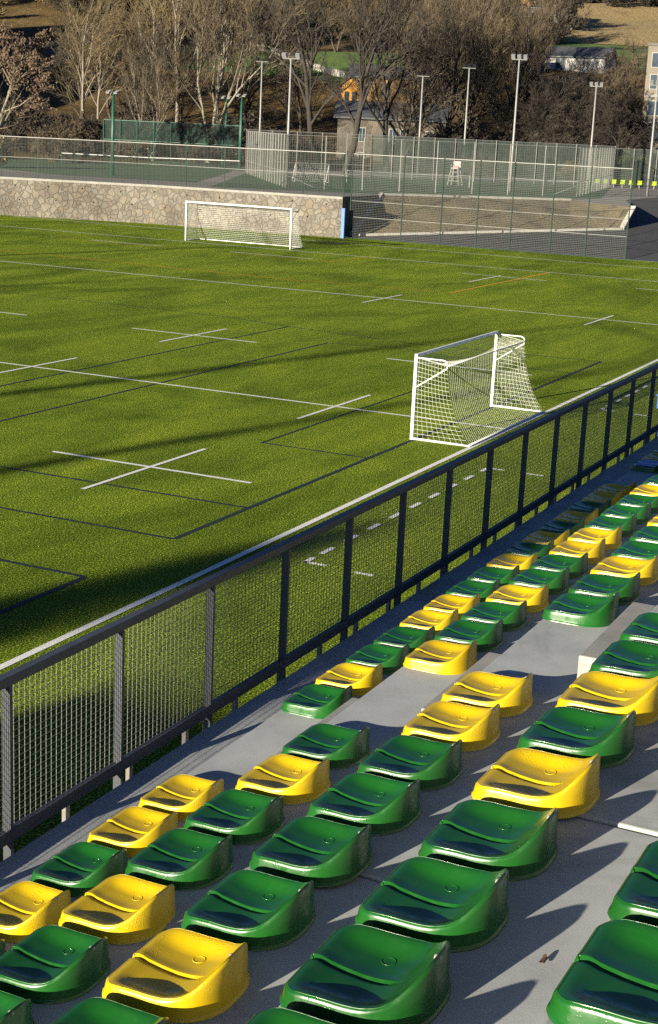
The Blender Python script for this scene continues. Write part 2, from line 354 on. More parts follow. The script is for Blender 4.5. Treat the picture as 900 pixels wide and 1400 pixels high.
# ------------------------------------------------------------------ grandstand
YF = {'W': 5.03, 'A': 4.215, 'B': 3.365, 'C': 2.475, 'D': 1.63, 'E': .775, 'F': -.07, 'G': -.92, 'K': -1.77}
ZT = {'W': H-4.22, 'A': H-3.755, 'B': H-3.275, 'C': H-2.79, 'D': H-2.332, 'E': H-1.87, 'F': H-1.40, 'G': H-.93, 'K': H-.46}
stand = thing('grandstand', (4, 2, 0), 'pale grey concrete terrace steps carrying the rows of green and yellow seats', 'grandstand')
rows = 'WABCDEFGK'
def slab(x0, x1, dz):
    mb = MB()
    for i, r in enumerate(rows):
        zb = ZT[rows[i-1]]-.03 if i else ZT['W']-.25
        mb.box(x0, x1, -3.2, YF[r], zb+dz, ZT[r]+dz)
    o = part(mb, 'terrace_steps', M['concrete'], stand)
    bv = o.modifiers.new('bevel', 'BEVEL'); bv.width = .008; bv.segments = 2; bv.limit_method = 'ANGLE'
    return o
xs = [-5.2, -.15, 4.862, 9.72, 14.6, 19.5, 24.4, 29.3]
for i in range(len(xs)-1): slab(xs[i]+.006, xs[i+1]-.006, (.0, -.004, .006, .003, .006, .0, .004)[i])
hm = MB()
def half(x0, x1, r_lo, r_hi, d=.295):
    m = MB(); m.box(x0, x1, YF[r_hi]+.003, YF[r_hi]+d, ZT[r_lo]+.012, (ZT[r_lo]+ZT[r_hi])/2+.006)
    o = part(m, 'half_step', M['concrete_edge'], stand)
    bv = o.modifiers.new('bevel', 'BEVEL'); bv.width = .008; bv.segments = 2
for a, b in (('A','B'), ('B','C'), ('C','D'), ('D','E'), ('E','F')):
    half(7.16, 8.24, a, b); half(16.35, 17.35, a, b)
m = MB(); m.box(-5.2, 29.2, -3.2, 4.86, .002, ZT['W']-.26); part(m, 'base_wall', M['fascia'], stand)

# ------------------------------------------------------------------ seats
def interp(x, pts):
    pts = sorted(pts); return float(np.interp(x, [p[0] for p in pts], [p[1] for p in pts]))
def smooth_profile(pts):
    pts = sorted(pts); xs_ = np.array([p[0] for p in pts]); ys_ = np.array([p[1] for p in pts])
    gx = np.linspace(xs_[0], xs_[-1], 200); gy = np.interp(gx, xs_, ys_)
    k = np.hanning(19); k /= k.sum(); pad = np.pad(gy, 9, mode='reflect', reflect_type='odd'); gy = np.convolve(pad, k, 'valid')
    return lambda q: float(np.interp(q, gx, gy))
rim_z = smooth_profile([(.355,.050),(.31,.063),(.25,.066),(.18,.065),(.12,.068),(.07,.078),(.035,.10),(.01,.128),(-.012,.156),(-.022,.172)])
mid_z = smooth_profile([(.355,.054),(.32,.050),(.25,.038),(.18,.032),(.13,.036),(.09,.048),(.06,.064),(.03,.092),(.01,.123),(-.012,.156),(-.022,.171)])
def half_w(y):
    W = .205
    if y > .30: return W - .045*((y-.30)/.055)**2.6
    if y < .17:
        q = min(1, (.17-y)/.192); return W*(1-q**2.5)**(1/2.5)
    return W
def sst(a, b, x):
    t = max(0, min(1, (x-a)/(b-a))); return t*t*(3-2*t)
def seat_surface(s, y, edge=False):
    w = half_w(y); x = s*w
    ex = (1-abs(s))*w; ef = .355-y
    gx = sst(0.004, .085, ex); gf = sst(.002, .05, ef)
    z = rim_z(y)*(1-gx) + mid_z(y)*gx
    z += (rim_z(y)+.002-z)*(1-gf)
    fade = sst(.085, .135, y)
    if x < -.002: z -= .0095*sst(-.026, -.009, x)*fade
    else: z += .004*(1-sst(.0, .05, x))*fade
    return x, y, z
def seat_mesh():
    cols = [-1,-.985,-.95,-.9,-.82,-.72,-.6,-.48,-.36,-.25,-.16,-.128,-.105,-.085,-.065,-.045,-.03,-.014,.0,.012,.03,.06,.11,.18,.27,.38,.5,.62,.74,.84,.91,.955,.985,1]
    ys_ = [.355,.352,.346,.338,.325,.305,.28,.25,.22,.19,.165,.14,.12,.10,.082,.066,.052,.04,.028,.018,.009,.001,-.006,-.012,-.016,-.019,-.0208]
    mb = MB(); nc, nr = len(cols), len(ys_)
    for y in ys_:
        for s in cols: mb.v.append(seat_surface(s, y))
    for j in range(nr-1):
        for i in range(nc-1):
            a = j*nc+i; mb.f.append((a, a+nc, a+nc+1, a+1))
    loop = [i for i in range(nc)] + [j*nc+nc-1 for j in range(1, nr)] + [(nr-1)*nc+i for i in range(nc-2, -1, -1)] + [j*nc for j in range(nr-2, 0, -1)]
    L_ = [Vector(mb.v[i]) for i in loop]; n = len(L_)
    cen = Vector((0, .17, 0)); nor = []
    for i in range(n):
        t = L_[(i+2) % n]-L_[i-2]; q = Vector((t.y, -t.x, 0))
        if q.length < 1e-6: q = L_[i]-cen; q.z = 0
        q.normalize()
        if q.dot(Vector((L_[i].x, L_[i].y-.17, 0))) < 0: q = -q
        nor.append(q)
    for _ in range(3): nor = [(nor[i-1]+2*nor[i]+nor[(i+1) % n]).normalized() for i in range(n)]
    prev = loop
    steps = [(.004, lambda z: z-.0015), (.008, lambda z: z-.006), (.010, lambda z: z-.014), (.012, lambda z: z*.55), (.014, lambda z: .014), (.0145, lambda z: .011), (.020, lambda z: .008), (.021, lambda z: .0005)]
    for off, fz in steps:
        base = len(mb.v)
        for i in range(n):
            p = L_[i]+nor[i]*off; mb.v.append((p.x, p.y, fz(L_[i].z)))
        for i in range(n):
            k = (i+1) % n
            mb.f.append((prev[k], prev[i], base+i, base+k))
        prev = [base+i for i in range(n)]
    return mb
def make_seat(colour):
    t = thing('stadium_seat', (0,0,0), 'seat', 'seat')
    shell = part(seat_mesh(), 'shell', M[colour], t, True)
    bm_ = MB()                                                    # embossed number ring on the pan
    cx, cy = .105, .165
    pts = []
    for k in range(25):
        a = 2*math.pi*k/24; x = cx+.021*math.cos(a); y = cy+.021*math.sin(a)
        s = x/half_w(y); pts.append((x, y, seat_surface(s, y)[2]+.0006))
    bm_.tube(pts, .0016, 6, False); part(bm_, 'number_ring', M[colour], t, True)
    st = MB()                                                     # cream fixing stud on the back rim
    st.tube([(-.004, -.012, .158), (-.004, -.026, .158), (-.004, -.031, .158)], [.009, .009, .005], 10)
    part(st, 'fixing_stud', M['stud'], t, True)
    return t
protos = {'G': make_seat('green'), 'Y': make_seat('yellow')}
usedp = set()
ORD = ['first','second','third','fourth','fifth','sixth','seventh','eighth','ninth','tenth','eleventh','twelfth','thirteenth','fourteenth','fifteenth','sixteenth']
ROWN = {'A': 'front row beside the railing', 'B': 'second row from the railing', 'C': 'third row from the railing', 'D': 'fourth row from the railing', 'E': 'fifth row at the right edge'}
LUGY = {'A': 3.85, 'B': 3.0, 'C': 2.115, 'D': 1.263, 'E': .40}
def zoff(x):
    for i in range(len(xs)-1):
        if xs[i] <= x < xs[i+1]: return (.0, -.004, .006, .003, .006, .0, .004)[i]
    return 0
def place(c, x, row, label):
    p = protos[c]; gname = 'seats in the ' + ROWN[row]
    jx, jr = rng.uniform(-.006, .006), rng.uniform(-.02, .02)
    loc = (x+.012+jx, LUGY[row]+.006, ZT[row]+zoff(x)+.0005)
    if c not in usedp:
        usedp.add(c); p.location = loc; p.rotation_euler = (0,0,jr); p['label'] = label; p['group'] = gname; return p
    return dup(p, loc, jr, label, gname)
cn = {'G': 'green', 'Y': 'yellow'}
near = {'A': (5.29, -1, 'GYGYY'), 'B': (4.355, -1, 'GGYGGYG'), 'C': (3.868, -1, 'GYGGGGYY'), 'D': (3.465, -1, 'GGGGYGYGG')}
for row, (x0, i0, seq) in near.items():
    n = len(seq)
    for k, c in enumerate(seq):
        place(c, x0+(i0+k)*.5, row, f"{cn[c]} plastic seat, {ORD[n-1-k]} on the near side of the aisle, {ROWN[row].replace(' beside the railing', ' by railing')}")
far = {'A': (8.52, .492, 'GYGGYYGGYGYGYGYY'), 'B': (8.53, .497, 'YGGYGGYYGGGYG'), 'C': (8.51, .5, 'GGYGGYG')}
for row, (x0, dp, seq) in far.items():
    for k, c in enumerate(seq):
        place(c, x0+k*dp, row, f"{cn[c]} plastic seat, {ORD[k]} beyond the aisle in the {ROWN[row].replace(' beside the railing', ' by railing')}")
for k, c in enumerate('GYG'):
    place(c, 17.45+k*.49, 'A', f"{cn[c]} seat beyond the second aisle by railing, " + ('with blue sheet lying on it', 'next past the blue sheet', 'farthest one in view')[k])
for k, c in enumerate('GG'):
    place(c, 3.06+k*.5, 'E', ('green seat cut by the bottom right corner of the photo', 'green seat at the right edge, above the corner seat')[k])
bs = MB()
for k in range(4):
    a = .015*k
    bs.box(17.30+k*.085, 17.30+(k+1)*.085-.001, 3.93, 4.17, ZT['A']+.068+.004*(k % 2), ZT['A']+.074+.004*(k % 2))
tag(bs.build('folded_sheet', M['blue']), 'bright blue folded sheet lying on a dark seat near the railing', 'sheet')

# leaf on the tread
lf = MB(); n_ = 14
pts = []
for k in range(n_):
    a = 2*math.pi*k/n_; r_ = .020*(1+.35*math.cos(2*a))*(1+.15*math.sin(5*a)); pts.append((3.86+r_*math.cos(a), 1.06+r_*.55*math.sin(a), ZT['D']+.007+.005*math.cos(2*a)))
lf.poly(pts); o = lf.build('dry_leaf', M['leaf_dry']); tag(o, 'small curled brown dry leaf lying on the concrete tread', 'leaf')
sm = o.modifiers.new('thick', 'SOLIDIFY'); sm.thickness = .0015

# ------------------------------------------------------------------ railing
RY = 5.09
rail = thing('railing', (13, RY, ZT['W']), 'dark grey steel mesh railing along the front edge of the stand', 'railing')
PX = [6.56 + 1.163*k for k in range(-3, 19)]
tr = MB(); tr.box(PX[0]-.1, PX[-1]+.1, RY-.035, RY+.035, 4.122, 4.182)
o = part(tr, 'top_rail', M['rail'], rail); bv = o.modifiers.new('b', 'BEVEL'); bv.width = .008; bv.segments = 2
br = MB(); br.box(PX[0]-.1, PX[-1]+.1, RY-.035, RY+.035, 3.145, 3.20); br.box(PX[0]-.1, PX[-1]+.1, RY-.035, RY-.028, 3.2, 3.225)
part(br, 'bottom_rail', M['rail'], rail)
for x in PX:
    p = MB(); p.box(x-.014, x+.014, RY-.03, RY+.03, 2.72, 3.144); p.box(x-.014, x+.014, RY-.03, RY+.03, 3.2005, 4.121)
    part(p, 'post', M['rail'], rail)
for a, b in zip(PX, PX[1:]):
    p = MB(); wr = .0023
    n = 22
    for k in range(1, n):
        x = a + (b-a)*k/n; p.box(x-.0012, x+.0012, RY+.033, RY+.037, 3.15, 4.14)
    k = 0
    while 3.175+.044*k < 4.13:
        z = 3.175+.044*k; p.box(a, b, RY+.0372, RY+.0372+.003, z-.0012, z+.0012); k += 1
    part(p, 'mesh_panel', M['wire'], rail)
k = -6
while 7.95+.727*k < PX[-1]:
    x = 7.95+.727*k; p = MB(); p.box(x-.022, x+.022, RY+.045, RY+.075, 2.55, 3.144); part(p, 'bracket', M['bracket'], rail); k += 1

# ------------------------------------------------------------------ goals
def lerp(a, b, t): return tuple(a[i]+(b[i]-a[i])*t for i in range(3))
def net_grid(mb, P, nu, nv, r):
    """P(u,v) surface; cords along both directions"""
    for i in range(nu+1):
        mb.tube([P(i/nu, j/nv) for j in range(nv+1)], r, 3, False)
    for j in range(nv+1):
        mb.tube([P(i/nu, j/nv) for i in range(nu+1)], r, 3, False)
def small_goal():
    xa, xb, y0 = 33.62, 39.37, 13.70
    t = thing('small_goal', (36.5, y0, 0), 'white small-sided goal with loose net standing near the railing', 'goal')
    for x in (xa, xb):
        p = MB(); p.box(x-.04, x+.04, y0-.04, y0+.04, .0, 2.04); o = part(p, 'goal_post', M['goal_white'], t)
        bv = o.modifiers.new('b', 'BEVEL'); bv.width = .012; bv.segments = 2
    p = MB(); p.box(xa-.04, xb+.04, y0-.04, y0+.04, 2.041, 2.12); o = part(p, 'crossbar', M['goal_white'], t)
    bv = o.modifiers.new('b', 'BEVEL'); bv.width = .012; bv.segments = 2
    yb, yh = 12.22, 12.88
    for x in (xa, xb):
        p = MB(); pts = [(x, y0, 2.03)]
        for k in range(9):
            a = math.pi/2 - math.pi*k/8*.85
            pts.append((x, yh+.10-.10*math.cos(math.pi/2-a)*1.0 - .0 if False else yh + .12 - .12*math.sin(math.pi*k/8*.85) , 1.91+.12*math.cos(math.pi*k/8*.85)))
        pts.append((x, y0-.02, 1.30))
        p.tube(pts, .018, 8); part(p, 'net_support', M['goal_white'], t, True)
        p = MB(); p.tube([(x, y0, .03), (x, yb, .03)], .028, 8); part(p, 'ground_bar', M['goal_white'], t, True)
    p = MB(); p.tube([(xa, yh, 1.90), (xb, yh, 1.90)], .017, 8); part(p, 'rear_bar', M['goal_white'], t, True)
    p = MB(); p.tube([(xa, yb, .03), (xb, yb, .03)], .028, 8); part(p, 'ground_bar', M['goal_white'], t, True)
    nt_ = MB(); r = .0034
    def back(u, v):
        x = xa+(xb-xa)*u; sag = .22*math.sin(math.pi*min(1, v*1.0))*(.55+.45*math.sin(math.pi*u)) 
        y = yh+(yb-yh)*v**1.5 + sag*.9*(v**.8); z = 1.90+(0.05-1.90)*v
        return (x, min(y, y0-.2), z)
    net_grid(nt_, back, 46, 18, r)
    def top(u, v):
        x = xa+(xb-xa)*u; return (x, y0+(yh-y0)*v, 2.05-.14*v-.20*math.sin(math.pi*v)*math.sin(math.pi*u)**.6)
    net_grid(nt_, top, 46, 7, r)
    for x in (xa, xb):
        def side(u, v, x=x):
            z = 2.03+(.05-2.03)*v; q = (1-v); b_ = back(0 if x == xa else 1, v)
            bul = (.10 if x == xb else -.03)*math.sin(math.pi*u)*math.sin(math.pi*v)
            return (x+bul, y0+(b_[1]-y0)*u, z+(b_[2]-z)*u)
        net_grid(nt_, side, 10, 18, r)
    part(nt_, 'net', M['net'], t)
small_goal()
def big_goal():
    x0, ya, yb_ = 83.45, 50.35, 42.84
    t = thing('full_size_goal', (x0, 46.6, 0), 'white full size goal standing in front of the stone wall', 'goal')
    for y in (ya, yb_):
        p = MB(); p.tube([(x0, y, 0), (x0, y, 2.44)], .06, 10); part(p, 'goal_post', M['goal_white'], t, True)
        p = MB(); p.tube([(x0, y, 2.44), (x0+.95, y, 2.40), (x0+.02, y, 1.72)], .025, 6); part(p, 'net_support', M['goal_white'], t, True)
        p = MB(); p.tube([(x0, y, .04), (x0+1.75, y, .04)], .03, 6); part(p, 'ground_bar', M['goal_white'], t, True)
    p = MB(); p.tube([(x0, ya+.06, 2.44), (x0, yb_-.06, 2.44)], .06, 10); part(p, 'crossbar', M['goal_white'], t, True)
    p = MB(); p.tube([(x0+1.75, ya, .04), (x0+1.75, yb_, .04)], .03, 6); part(p, 'ground_bar', M['goal_white'], t, True)
    n = MB(); r = .006
    net_grid(n, lambda u, v: (x0+.95+.80*v**1.6-.12*math.sin(math.pi*v), ya+(yb_-ya)*u, 2.38-2.33*v), 60, 19, r)
    net_grid(n, lambda u, v: (x0+.95*v, ya+(yb_-ya)*u, 2.42-.05*v-.1*math.sin(math.pi*v)), 60, 7, r)
    for y in (ya, yb_):
        net_grid(n, lambda u, v, y=y: (x0+u*(.95+.80*v**1.6-.12*math.sin(math.pi*v)), y, 2.40-2.35*v), 12, 19, r)
    part(n, 'net', M['net'], t)
big_goal()

# team shelter whose corner shows between the rails at the right
def shelter():
    x0, x1, y0, y1 = 35.4, 39.4, 7.2, 8.2
    t = thing('team_shelter', (39, 8.7, 0), 'bright blue team shelter on the turf behind the railing', 'shelter')
    p = MB(); prof = [(y1, 1.50), (y0+.35, 1.60), (y0+.08, 1.40), (y0, .9), (y0, .05)]
    for (ya, za), (yb_, zb) in zip(prof, prof[1:]):
        p.obox(((x0+x1)/2, (ya+yb_)/2, (za+zb)/2), ((x1-x0)/2, 0, 0), (0, (yb_-ya)/2, (zb-za)/2), tuple(Vector((0, zb-za, ya-yb_)).normalized()*.02))
    part(p, 'shell', M['blue'], t)
    for x in (x0-.03, x1+.03):
        p = MB(); p.box(x-.028, x+.028, y0, y1-.12, .0, 1.2); p.box(x-.028, x+.028, y0+.1, y1-.04, 1.202, 1.5); part(p, 'side_panel', M['blue'], t)
    p = MB(); p.box(x0+.1, x1-.1, y0+.1, y0+.5, .40, .46)
    for x in (x0+.3, x1-.3): p.box(x-.03, x+.03, y0+.15, y0+.45, .0, .399)
    part(p, 'bench', M['goal_white'], t)
shelter()

# ------------------------------------------------------------------ stone wall, terrace, embankment
WP = [(95.9, 45.3), (94.9, 60.6), (91.8, 71.4), (84, 92), (74, 114)]
TZ = 2.75
wall = thing('stone_wall', (94, 58, 0), 'long pale rubble stone retaining wall behind the far goal', 'wall')
def offs(p, q, d):
    a = Vector((*p, 0)); b = Vector((*q, 0)); t = (b-a).normalized(); return Vector((t.y, -t.x, 0))*d
p = MB(); cp = MB()
def wall_pts(d):
    out = []
    for i, q in enumerate(WP):
        a = WP[max(i-1, 0)]; b = WP[min(i+1, len(WP)-1)]; o_ = offs(a, b, d); out.append((q[0]+o_.x, q[1]+o_.y))
    return out
fr, bk = wall_pts(0), wall_pts(.5); fr0 = wall_pts(-.05); bk0 = wall_pts(.42)
for i in range(len(WP)-1):
    (ax, ay), (bx, by) = fr[i], fr[i+1]; (cx, cy), (dx, dy) = bk[i], bk[i+1]
    p.quad((ax,ay,0), (ax,ay,TZ-.12), (bx,by,TZ-.12), (bx,by,0)); p.quad((cx,cy,TZ-.12), (cx,cy,0), (dx,dy,0), (dx,dy,TZ-.12)); p.quad((ax,ay,TZ-.12),(cx,cy,TZ-.12),(dx,dy,TZ-.12),(bx,by,TZ-.12))
    (ax, ay), (bx, by) = fr0[i], fr0[i+1]; (cx, cy), (dx, dy) = bk0[i], bk0[i+1]
    z0, z1 = TZ-.118, TZ+.05
    cp.quad((ax,ay,z0),(ax,ay,z1),(bx,by,z1),(bx,by,z0)); cp.quad((ax,ay,z1),(cx,cy,z1),(dx,dy,z1),(bx,by,z1)); cp.quad((cx,cy,z1),(cx,cy,z0),(dx,dy,z0),(dx,dy,z1))
p.quad((*fr[0],0),(*bk[0],0),(*bk[0],TZ-.12),(*fr[0],TZ-.12)); cp.quad((*fr0[0],TZ-.118),(*bk0[0],TZ-.118),(*bk0[0],TZ+.05),(*fr0[0],TZ+.05))
part(p, 'wall_face', M['wall_stone'], wall); part(cp, 'coping', M['coping'], wall)
# weep holes: two staggered rows, closed near-black plugs, the holes' shade put into the colour
for rowz, ph in ((2.25, 0.), (1.25, 1.4)):
    s_ = ph+1.2
    for i in range(2):
        a = Vector((*WP[i], 0)); b = Vector((*WP[i+1], 0)); Ls = (b-a).length; d = (b-a)/Ls; nn = Vector((d.y, -d.x, 0))
        nn = -nn
        while s_ < Ls:
            c = a+d*s_ + Vector((0,0,rowz+rng.uniform(-.08,.08))); h = MB()
            h.tube([tuple(c-nn*.05), tuple(c+nn*.012)], .062, 10); part(h, 'weep_hole', M['hole_shade'], wall, True); s_ += 2.75+rng.uniform(-.2,.2)
        s_ -= Ls
bp = MB(); bp.box(95.72, 95.9, 45.02, 45.25, 0, 2.0); bp.box(95.70, 95.92, 45.0, 45.27, 2.001, 2.04)
tag(bp.build('blue_post', M['blue']), 'blue padded post at the right end of the stone wall', 'post')

te = MB(); bk2 = wall_pts(.415)
te.poly([(q[0], q[1], TZ) for q in bk2] + [(120, 180, TZ), (300, 180, TZ), (300, -80, TZ), (124.5, -80, TZ), (124.5, 33, TZ), (110.3, 28.6, TZ), (116.2, 35.2, TZ), (104.1, 46.0, TZ), (97, 46.0, TZ)])
tag(te.build('terrace', M['terrace']), kind='structure')
rz = lambda x: .1*(x-97)
ro = MB()
def road_pt(x, y): return (x, y, max(0.0, rz(x)) if x > 97.2 else .008)
gx = [96.9, 97.2]+[97.6+i*(124.5-97.6)/40 for i in range(41)]
gy = [-80+i*(46-(-80))/80 for i in range(81)]
for i in range(len(gx)-1):
    for j in range(len(gy)-1):
        ro.quad(road_pt(gx[i], gy[j]), road_pt(gx[i+1], gy[j]), road_pt(gx[i+1], gy[j+1]), road_pt(gx[i], gy[j+1]))
tag(ro.build('ramp_road', M['asphalt']), kind='structure')
r2_ = MB(); r2_.poly([(124.5, 33, TZ+.006), (124.5, -80, TZ+.006), (150, -80, TZ+.006), (146, 30, TZ+.006), (138, 33, TZ+.006)]); tag(r2_.build('road', M['asphalt']), kind='structure')
# embankment: bottom kerb line to top kerb line, gently bulging
B0, B1, T0, T1, T2 = Vector((97.6,45.3,.08)), Vector((109.0,29.0,1.22)), Vector((104.1,46.0,TZ+.01)), Vector((116.2,35.2,TZ+.01)), Vector((110.3,28.6,TZ+.01))
em = MB(); nU, nV = 60, 16
def etop(u): return T0.lerp(T1, u/.8) if u < .8 else T1.lerp(T2, (u-.8)/.2)
def emb(u, v):
    p_ = B0.lerp(B1, u).lerp(etop(u), v); p_.z += .18*math.sin(math.pi*v)*math.sin(math.pi*u) + .05*math.sin(u*40+v*9)*math.sin(math.pi*v); return tuple(p_)
for i in range(nU):
    for j in range(nV): em.quad(emb(i/nU, j/nV), emb((i+1)/nU, j/nV), emb((i+1)/nU, (j+1)/nV), emb(i/nU, (j+1)/nV))
em.quad((97,46,0),(97,46,TZ),(104.1,46.0,TZ),(97.6,45.3,.08))
tag(em.build('embankment', M['embank'], smooth=True), kind='structure')
kb = MB()
def kerb(a, b, hgt=.14, wd=.26):
    a, b = Vector(a), Vector(b); d = (b-a); c = (a+b)/2; nn = Vector((-d.y, d.x, 0)).normalized()*wd/2
    kb.obox(c+Vector((0,0,hgt/2-.03)), d/2, nn, (0,0,hgt/2))
kerb(B0, B1, .16, .34); kerb(B1, T2, .16, .4); kerb(T0, T1, .16, .3); kerb(B0, T0, .2, .28)
tag(kb.build('kerb', M['kerb']), kind='structure')

# ------------------------------------------------------------------ fences
def wire_mesh(mb, a, b, z0, z1, du, dz, r):
    a, b = Vector((*a, 0)), Vector((*b, 0)); L_ = (b-a).length; d = (b-a)/L_; n = max(1, int(L_/du))
    for k in range(n+1):
        q = a + d*(L_*k/n); mb.tube([(q.x, q.y, z0), (q.x, q.y, z1)], r, 3, False)
    k = 0
    while z0+k*dz <= z1:
        mb.tube([(a.x, a.y, z0+k*dz), (b.x, b.y, z0+k*dz)], r, 3, False); k += 1
fen = thing('wall_fence', (94, 58, TZ), 'tall wire mesh fence standing on top of the stone wall', 'fence')
ft = wall_pts(.18)
for i in range(len(ft)-1):
    a, b = ft[i], ft[i+1]; L_ = math.dist(a, b); n = max(1, round(L_/3.0))
    p = MB(); wire_mesh(p, a, b, TZ+.1, TZ+2.95, .11, .11, .0065); part(p, 'wire_panel', M['fence_wire'], fen)
    p = MB(); p.tube([(*a, TZ+2.97), (*b, TZ+2.97)], .035, 6); part(p, 'top_rail', M['galv'], fen)
    p = MB(); p.tube([(*a, TZ+1.5), (*b, TZ+1.5)], .02, 5); part(p, 'middle_rail', M['galv'], fen)
    for k in range(n + (i == len(ft)-2)):
        q = (a[0]+(b[0]-a[0])*k/n, a[1]+(b[1]-a[1])*k/n); p = MB(); p.tube([(*q, TZ+.05), (*q, TZ+3.0)], .03, 6); part(p, 'post', M['fence_post'], fen)
fen2 = thing('ball_stop_fence', (96.6, 35, 0), 'tall dark green post and net fence between the pitch and the ramp road', 'fence')
ys2 = [45.0, 41.1, 38.2, 35.6, 33.2, 30.4, 28.0, 25.3]
for y in ys2:
    p = MB(); p.tube([(96.6, y, 0), (96.6, y, 5.75)], .04, 6); part(p, 'post', M['fence_post'] if y != 25.3 else M['fence_post'], fen2)
for a, b in zip(ys2, ys2[1:]):
    p = MB(); wire_mesh(p, (96.64, a), (96.64, b), .1, 5.62, .115, .115, .0045); part(p, 'net_panel', M['fence_wire'], fen2)
for z, r in ((5.72, .03), (2.55, .014), (1.45, .016)):
    p = MB(); p.tube([(96.66, 45.0, z), (96.66, 25.3, z)], r, 6); part(p, 'rail', M['galv'], fen2)

# courts on the terrace
c = MB(); P1, P2, P3, P4 = (105.0, 54.5), (124.5, 37.2), (160, 44), (132, 73)
c.poly([(98.6, 57.5, TZ+.006), (104.7, 47.3, TZ+.006), (116.7, 36.4, TZ+.006), (124.2, 35.0, TZ+.006), (*P3, TZ+.006), (*P4, TZ+.006)]); c.poly([(104, 62, TZ+.006), (131.5, 74.5, TZ+.006), (162, 90, TZ+.006), (158, 112, TZ+.006), (112, 95, TZ+.006), (102, 74, TZ+.006)])
tag(c.build('court_surface', M['court']), kind='structure')
cl = MB()
def bil(u, v): 
    a = lerp((*P1, TZ+.011), (*P2, TZ+.011), u); b = lerp((*P4, TZ+.011), (*P3, TZ+.011), u); return lerp(a, b, v)
def cline(u0, v0, u1, v1):
    a, b = bil(u0, v0), bil(u1, v1); strip(cl, a[:2], b[:2], .09, TZ+.011)
for u in (.1, .9): cline(u, .1, u, .9)
for v in (.1, .5, .9): cline(.1, v, .9, v)
tag(cl.build('court_lines', M['white_line']), kind='structure')

def court_fence(name, pts, label, post_gap, h=4.05, screen=False, wire=True):
    t = thing(name, (*pts[0], TZ), label, 'fence')
    for i in range(len(pts)-1):
        a, b = pts[i], pts[i+1]; L_ = math.dist(a, b); n = max(1, round(L_/post_gap))
        if wire:
            p = MB(); wire_mesh(p, a, b, TZ+.1, TZ+h, .22, .22, .006); part(p, 'wire_panel', M['fence_wire'], t)
        for z in (TZ+h-.05, TZ+1.2) if not screen else (TZ+h-.05,):
            p = MB(); p.tube([(*a, z), (*b, z)], .025, 5); part(p, 'rail', M['galv'], t)
        if screen:
            d = (Vector((*b,0))-Vector((*a,0))).normalized(); nn = Vector((-d.y, d.x, 0))*.015; off = Vector((d.y, -d.x, 0)); off = off if off.x > 0 else -off
            ca = Vector((*a,0))+off*.09; cb = Vector((*b,0))+off*.09
            p = MB(); wire_mesh(p, (ca.x, ca.y), (cb.x, cb.y), TZ+.04, TZ+h-.06, .10, .10, .021); part(p, 'wind_screen', M['screen'], t)
        for k in range(n + (i == len(pts)-2)):
            q = (a[0]+(b[0]-a[0])*k/n, a[1]+(b[1]-a[1])*k/n); p = MB(); p.tube([(*q, TZ), (*q, TZ+h)], .038, 6); part(p, 'post', M['galv'], t)
    return t
court_fence('court_fence', [P1, P4], 'galvanised court fence of close-set posts running away from the stone wall', 1.9)
court_fence('court_fence', [P1, (114.5, 45.9), P2], 'galvanised court fence along the near edge of the green court', 3.1)
court_fence('court_fence', [P4, (141, 63.7)], 'galvanised see-through court fence in front of the stone house', 2.4, 4.2)
court_fence('court_fence', [(141, 63.7), (150.5, 53.9), P3], 'galvanised court fence with dark green wind screen at the back of the court', 2.4, 4.2, True, False)
court_fence('court_fence', [P2, P3], 'galvanised court fence closing the right side of the green court', 2.6)
court_fence('court_fence', [(160.5, 44.6), (172, 30), (172, 10)], 'galvanised fence with dark screen behind the lime seats', 2.6, 4.0, True, False)

t = thing('green_court_fence', (166, 100, TZ), 'green framed court fence with dark green screen band', 'fence')
ga, gb = (139.0, 94.4), (142.3, 79.5)
n = 8
for k in range(n+1):
    q = lerp((*ga, 0), (*gb, 0), k/n); p = MB(); p.tube([(q[0], q[1], TZ), (q[0], q[1], TZ+4.5)], .07, 6); part(p, 'post', M['green_paint'], t)
p = MB(); wire_mesh(p, (ga[0]+.1, ga[1]), (gb[0]+.1, gb[1]), TZ+2.45, TZ+4.4, .10, .10, .026); part(p, 'screen_band', M['green_net'], t)
for z in (TZ+4.45, TZ+2.42): 
    p = MB(); p.tube([(*ga, z), (*gb, z)], .05, 6); part(p, 'rail', M['green_paint'], t)
# tennis net
t = thing('court_net', (140, 84, TZ), 'low white-banded net across the left court', 'net')
na, nb = (128, 92), (137, 76.5)
p = MB(); p.tube([(*na, TZ+1.0), (132.5, 84.25, TZ+.93), (*nb, TZ+1.0)], .05, 5); part(p, 'tape', M['goal_white'], t)
p = MB(); wire_mesh(p, na, nb, TZ+.05, TZ+.92, .12, .12, .006); part(p, 'net', M['net_dark'], t)
for q in (na, nb): 
    p = MB(); p.tube([(*q, TZ), (*q, TZ+1.06)], .045, 6); part(p, 'post', M['green_paint'], t)
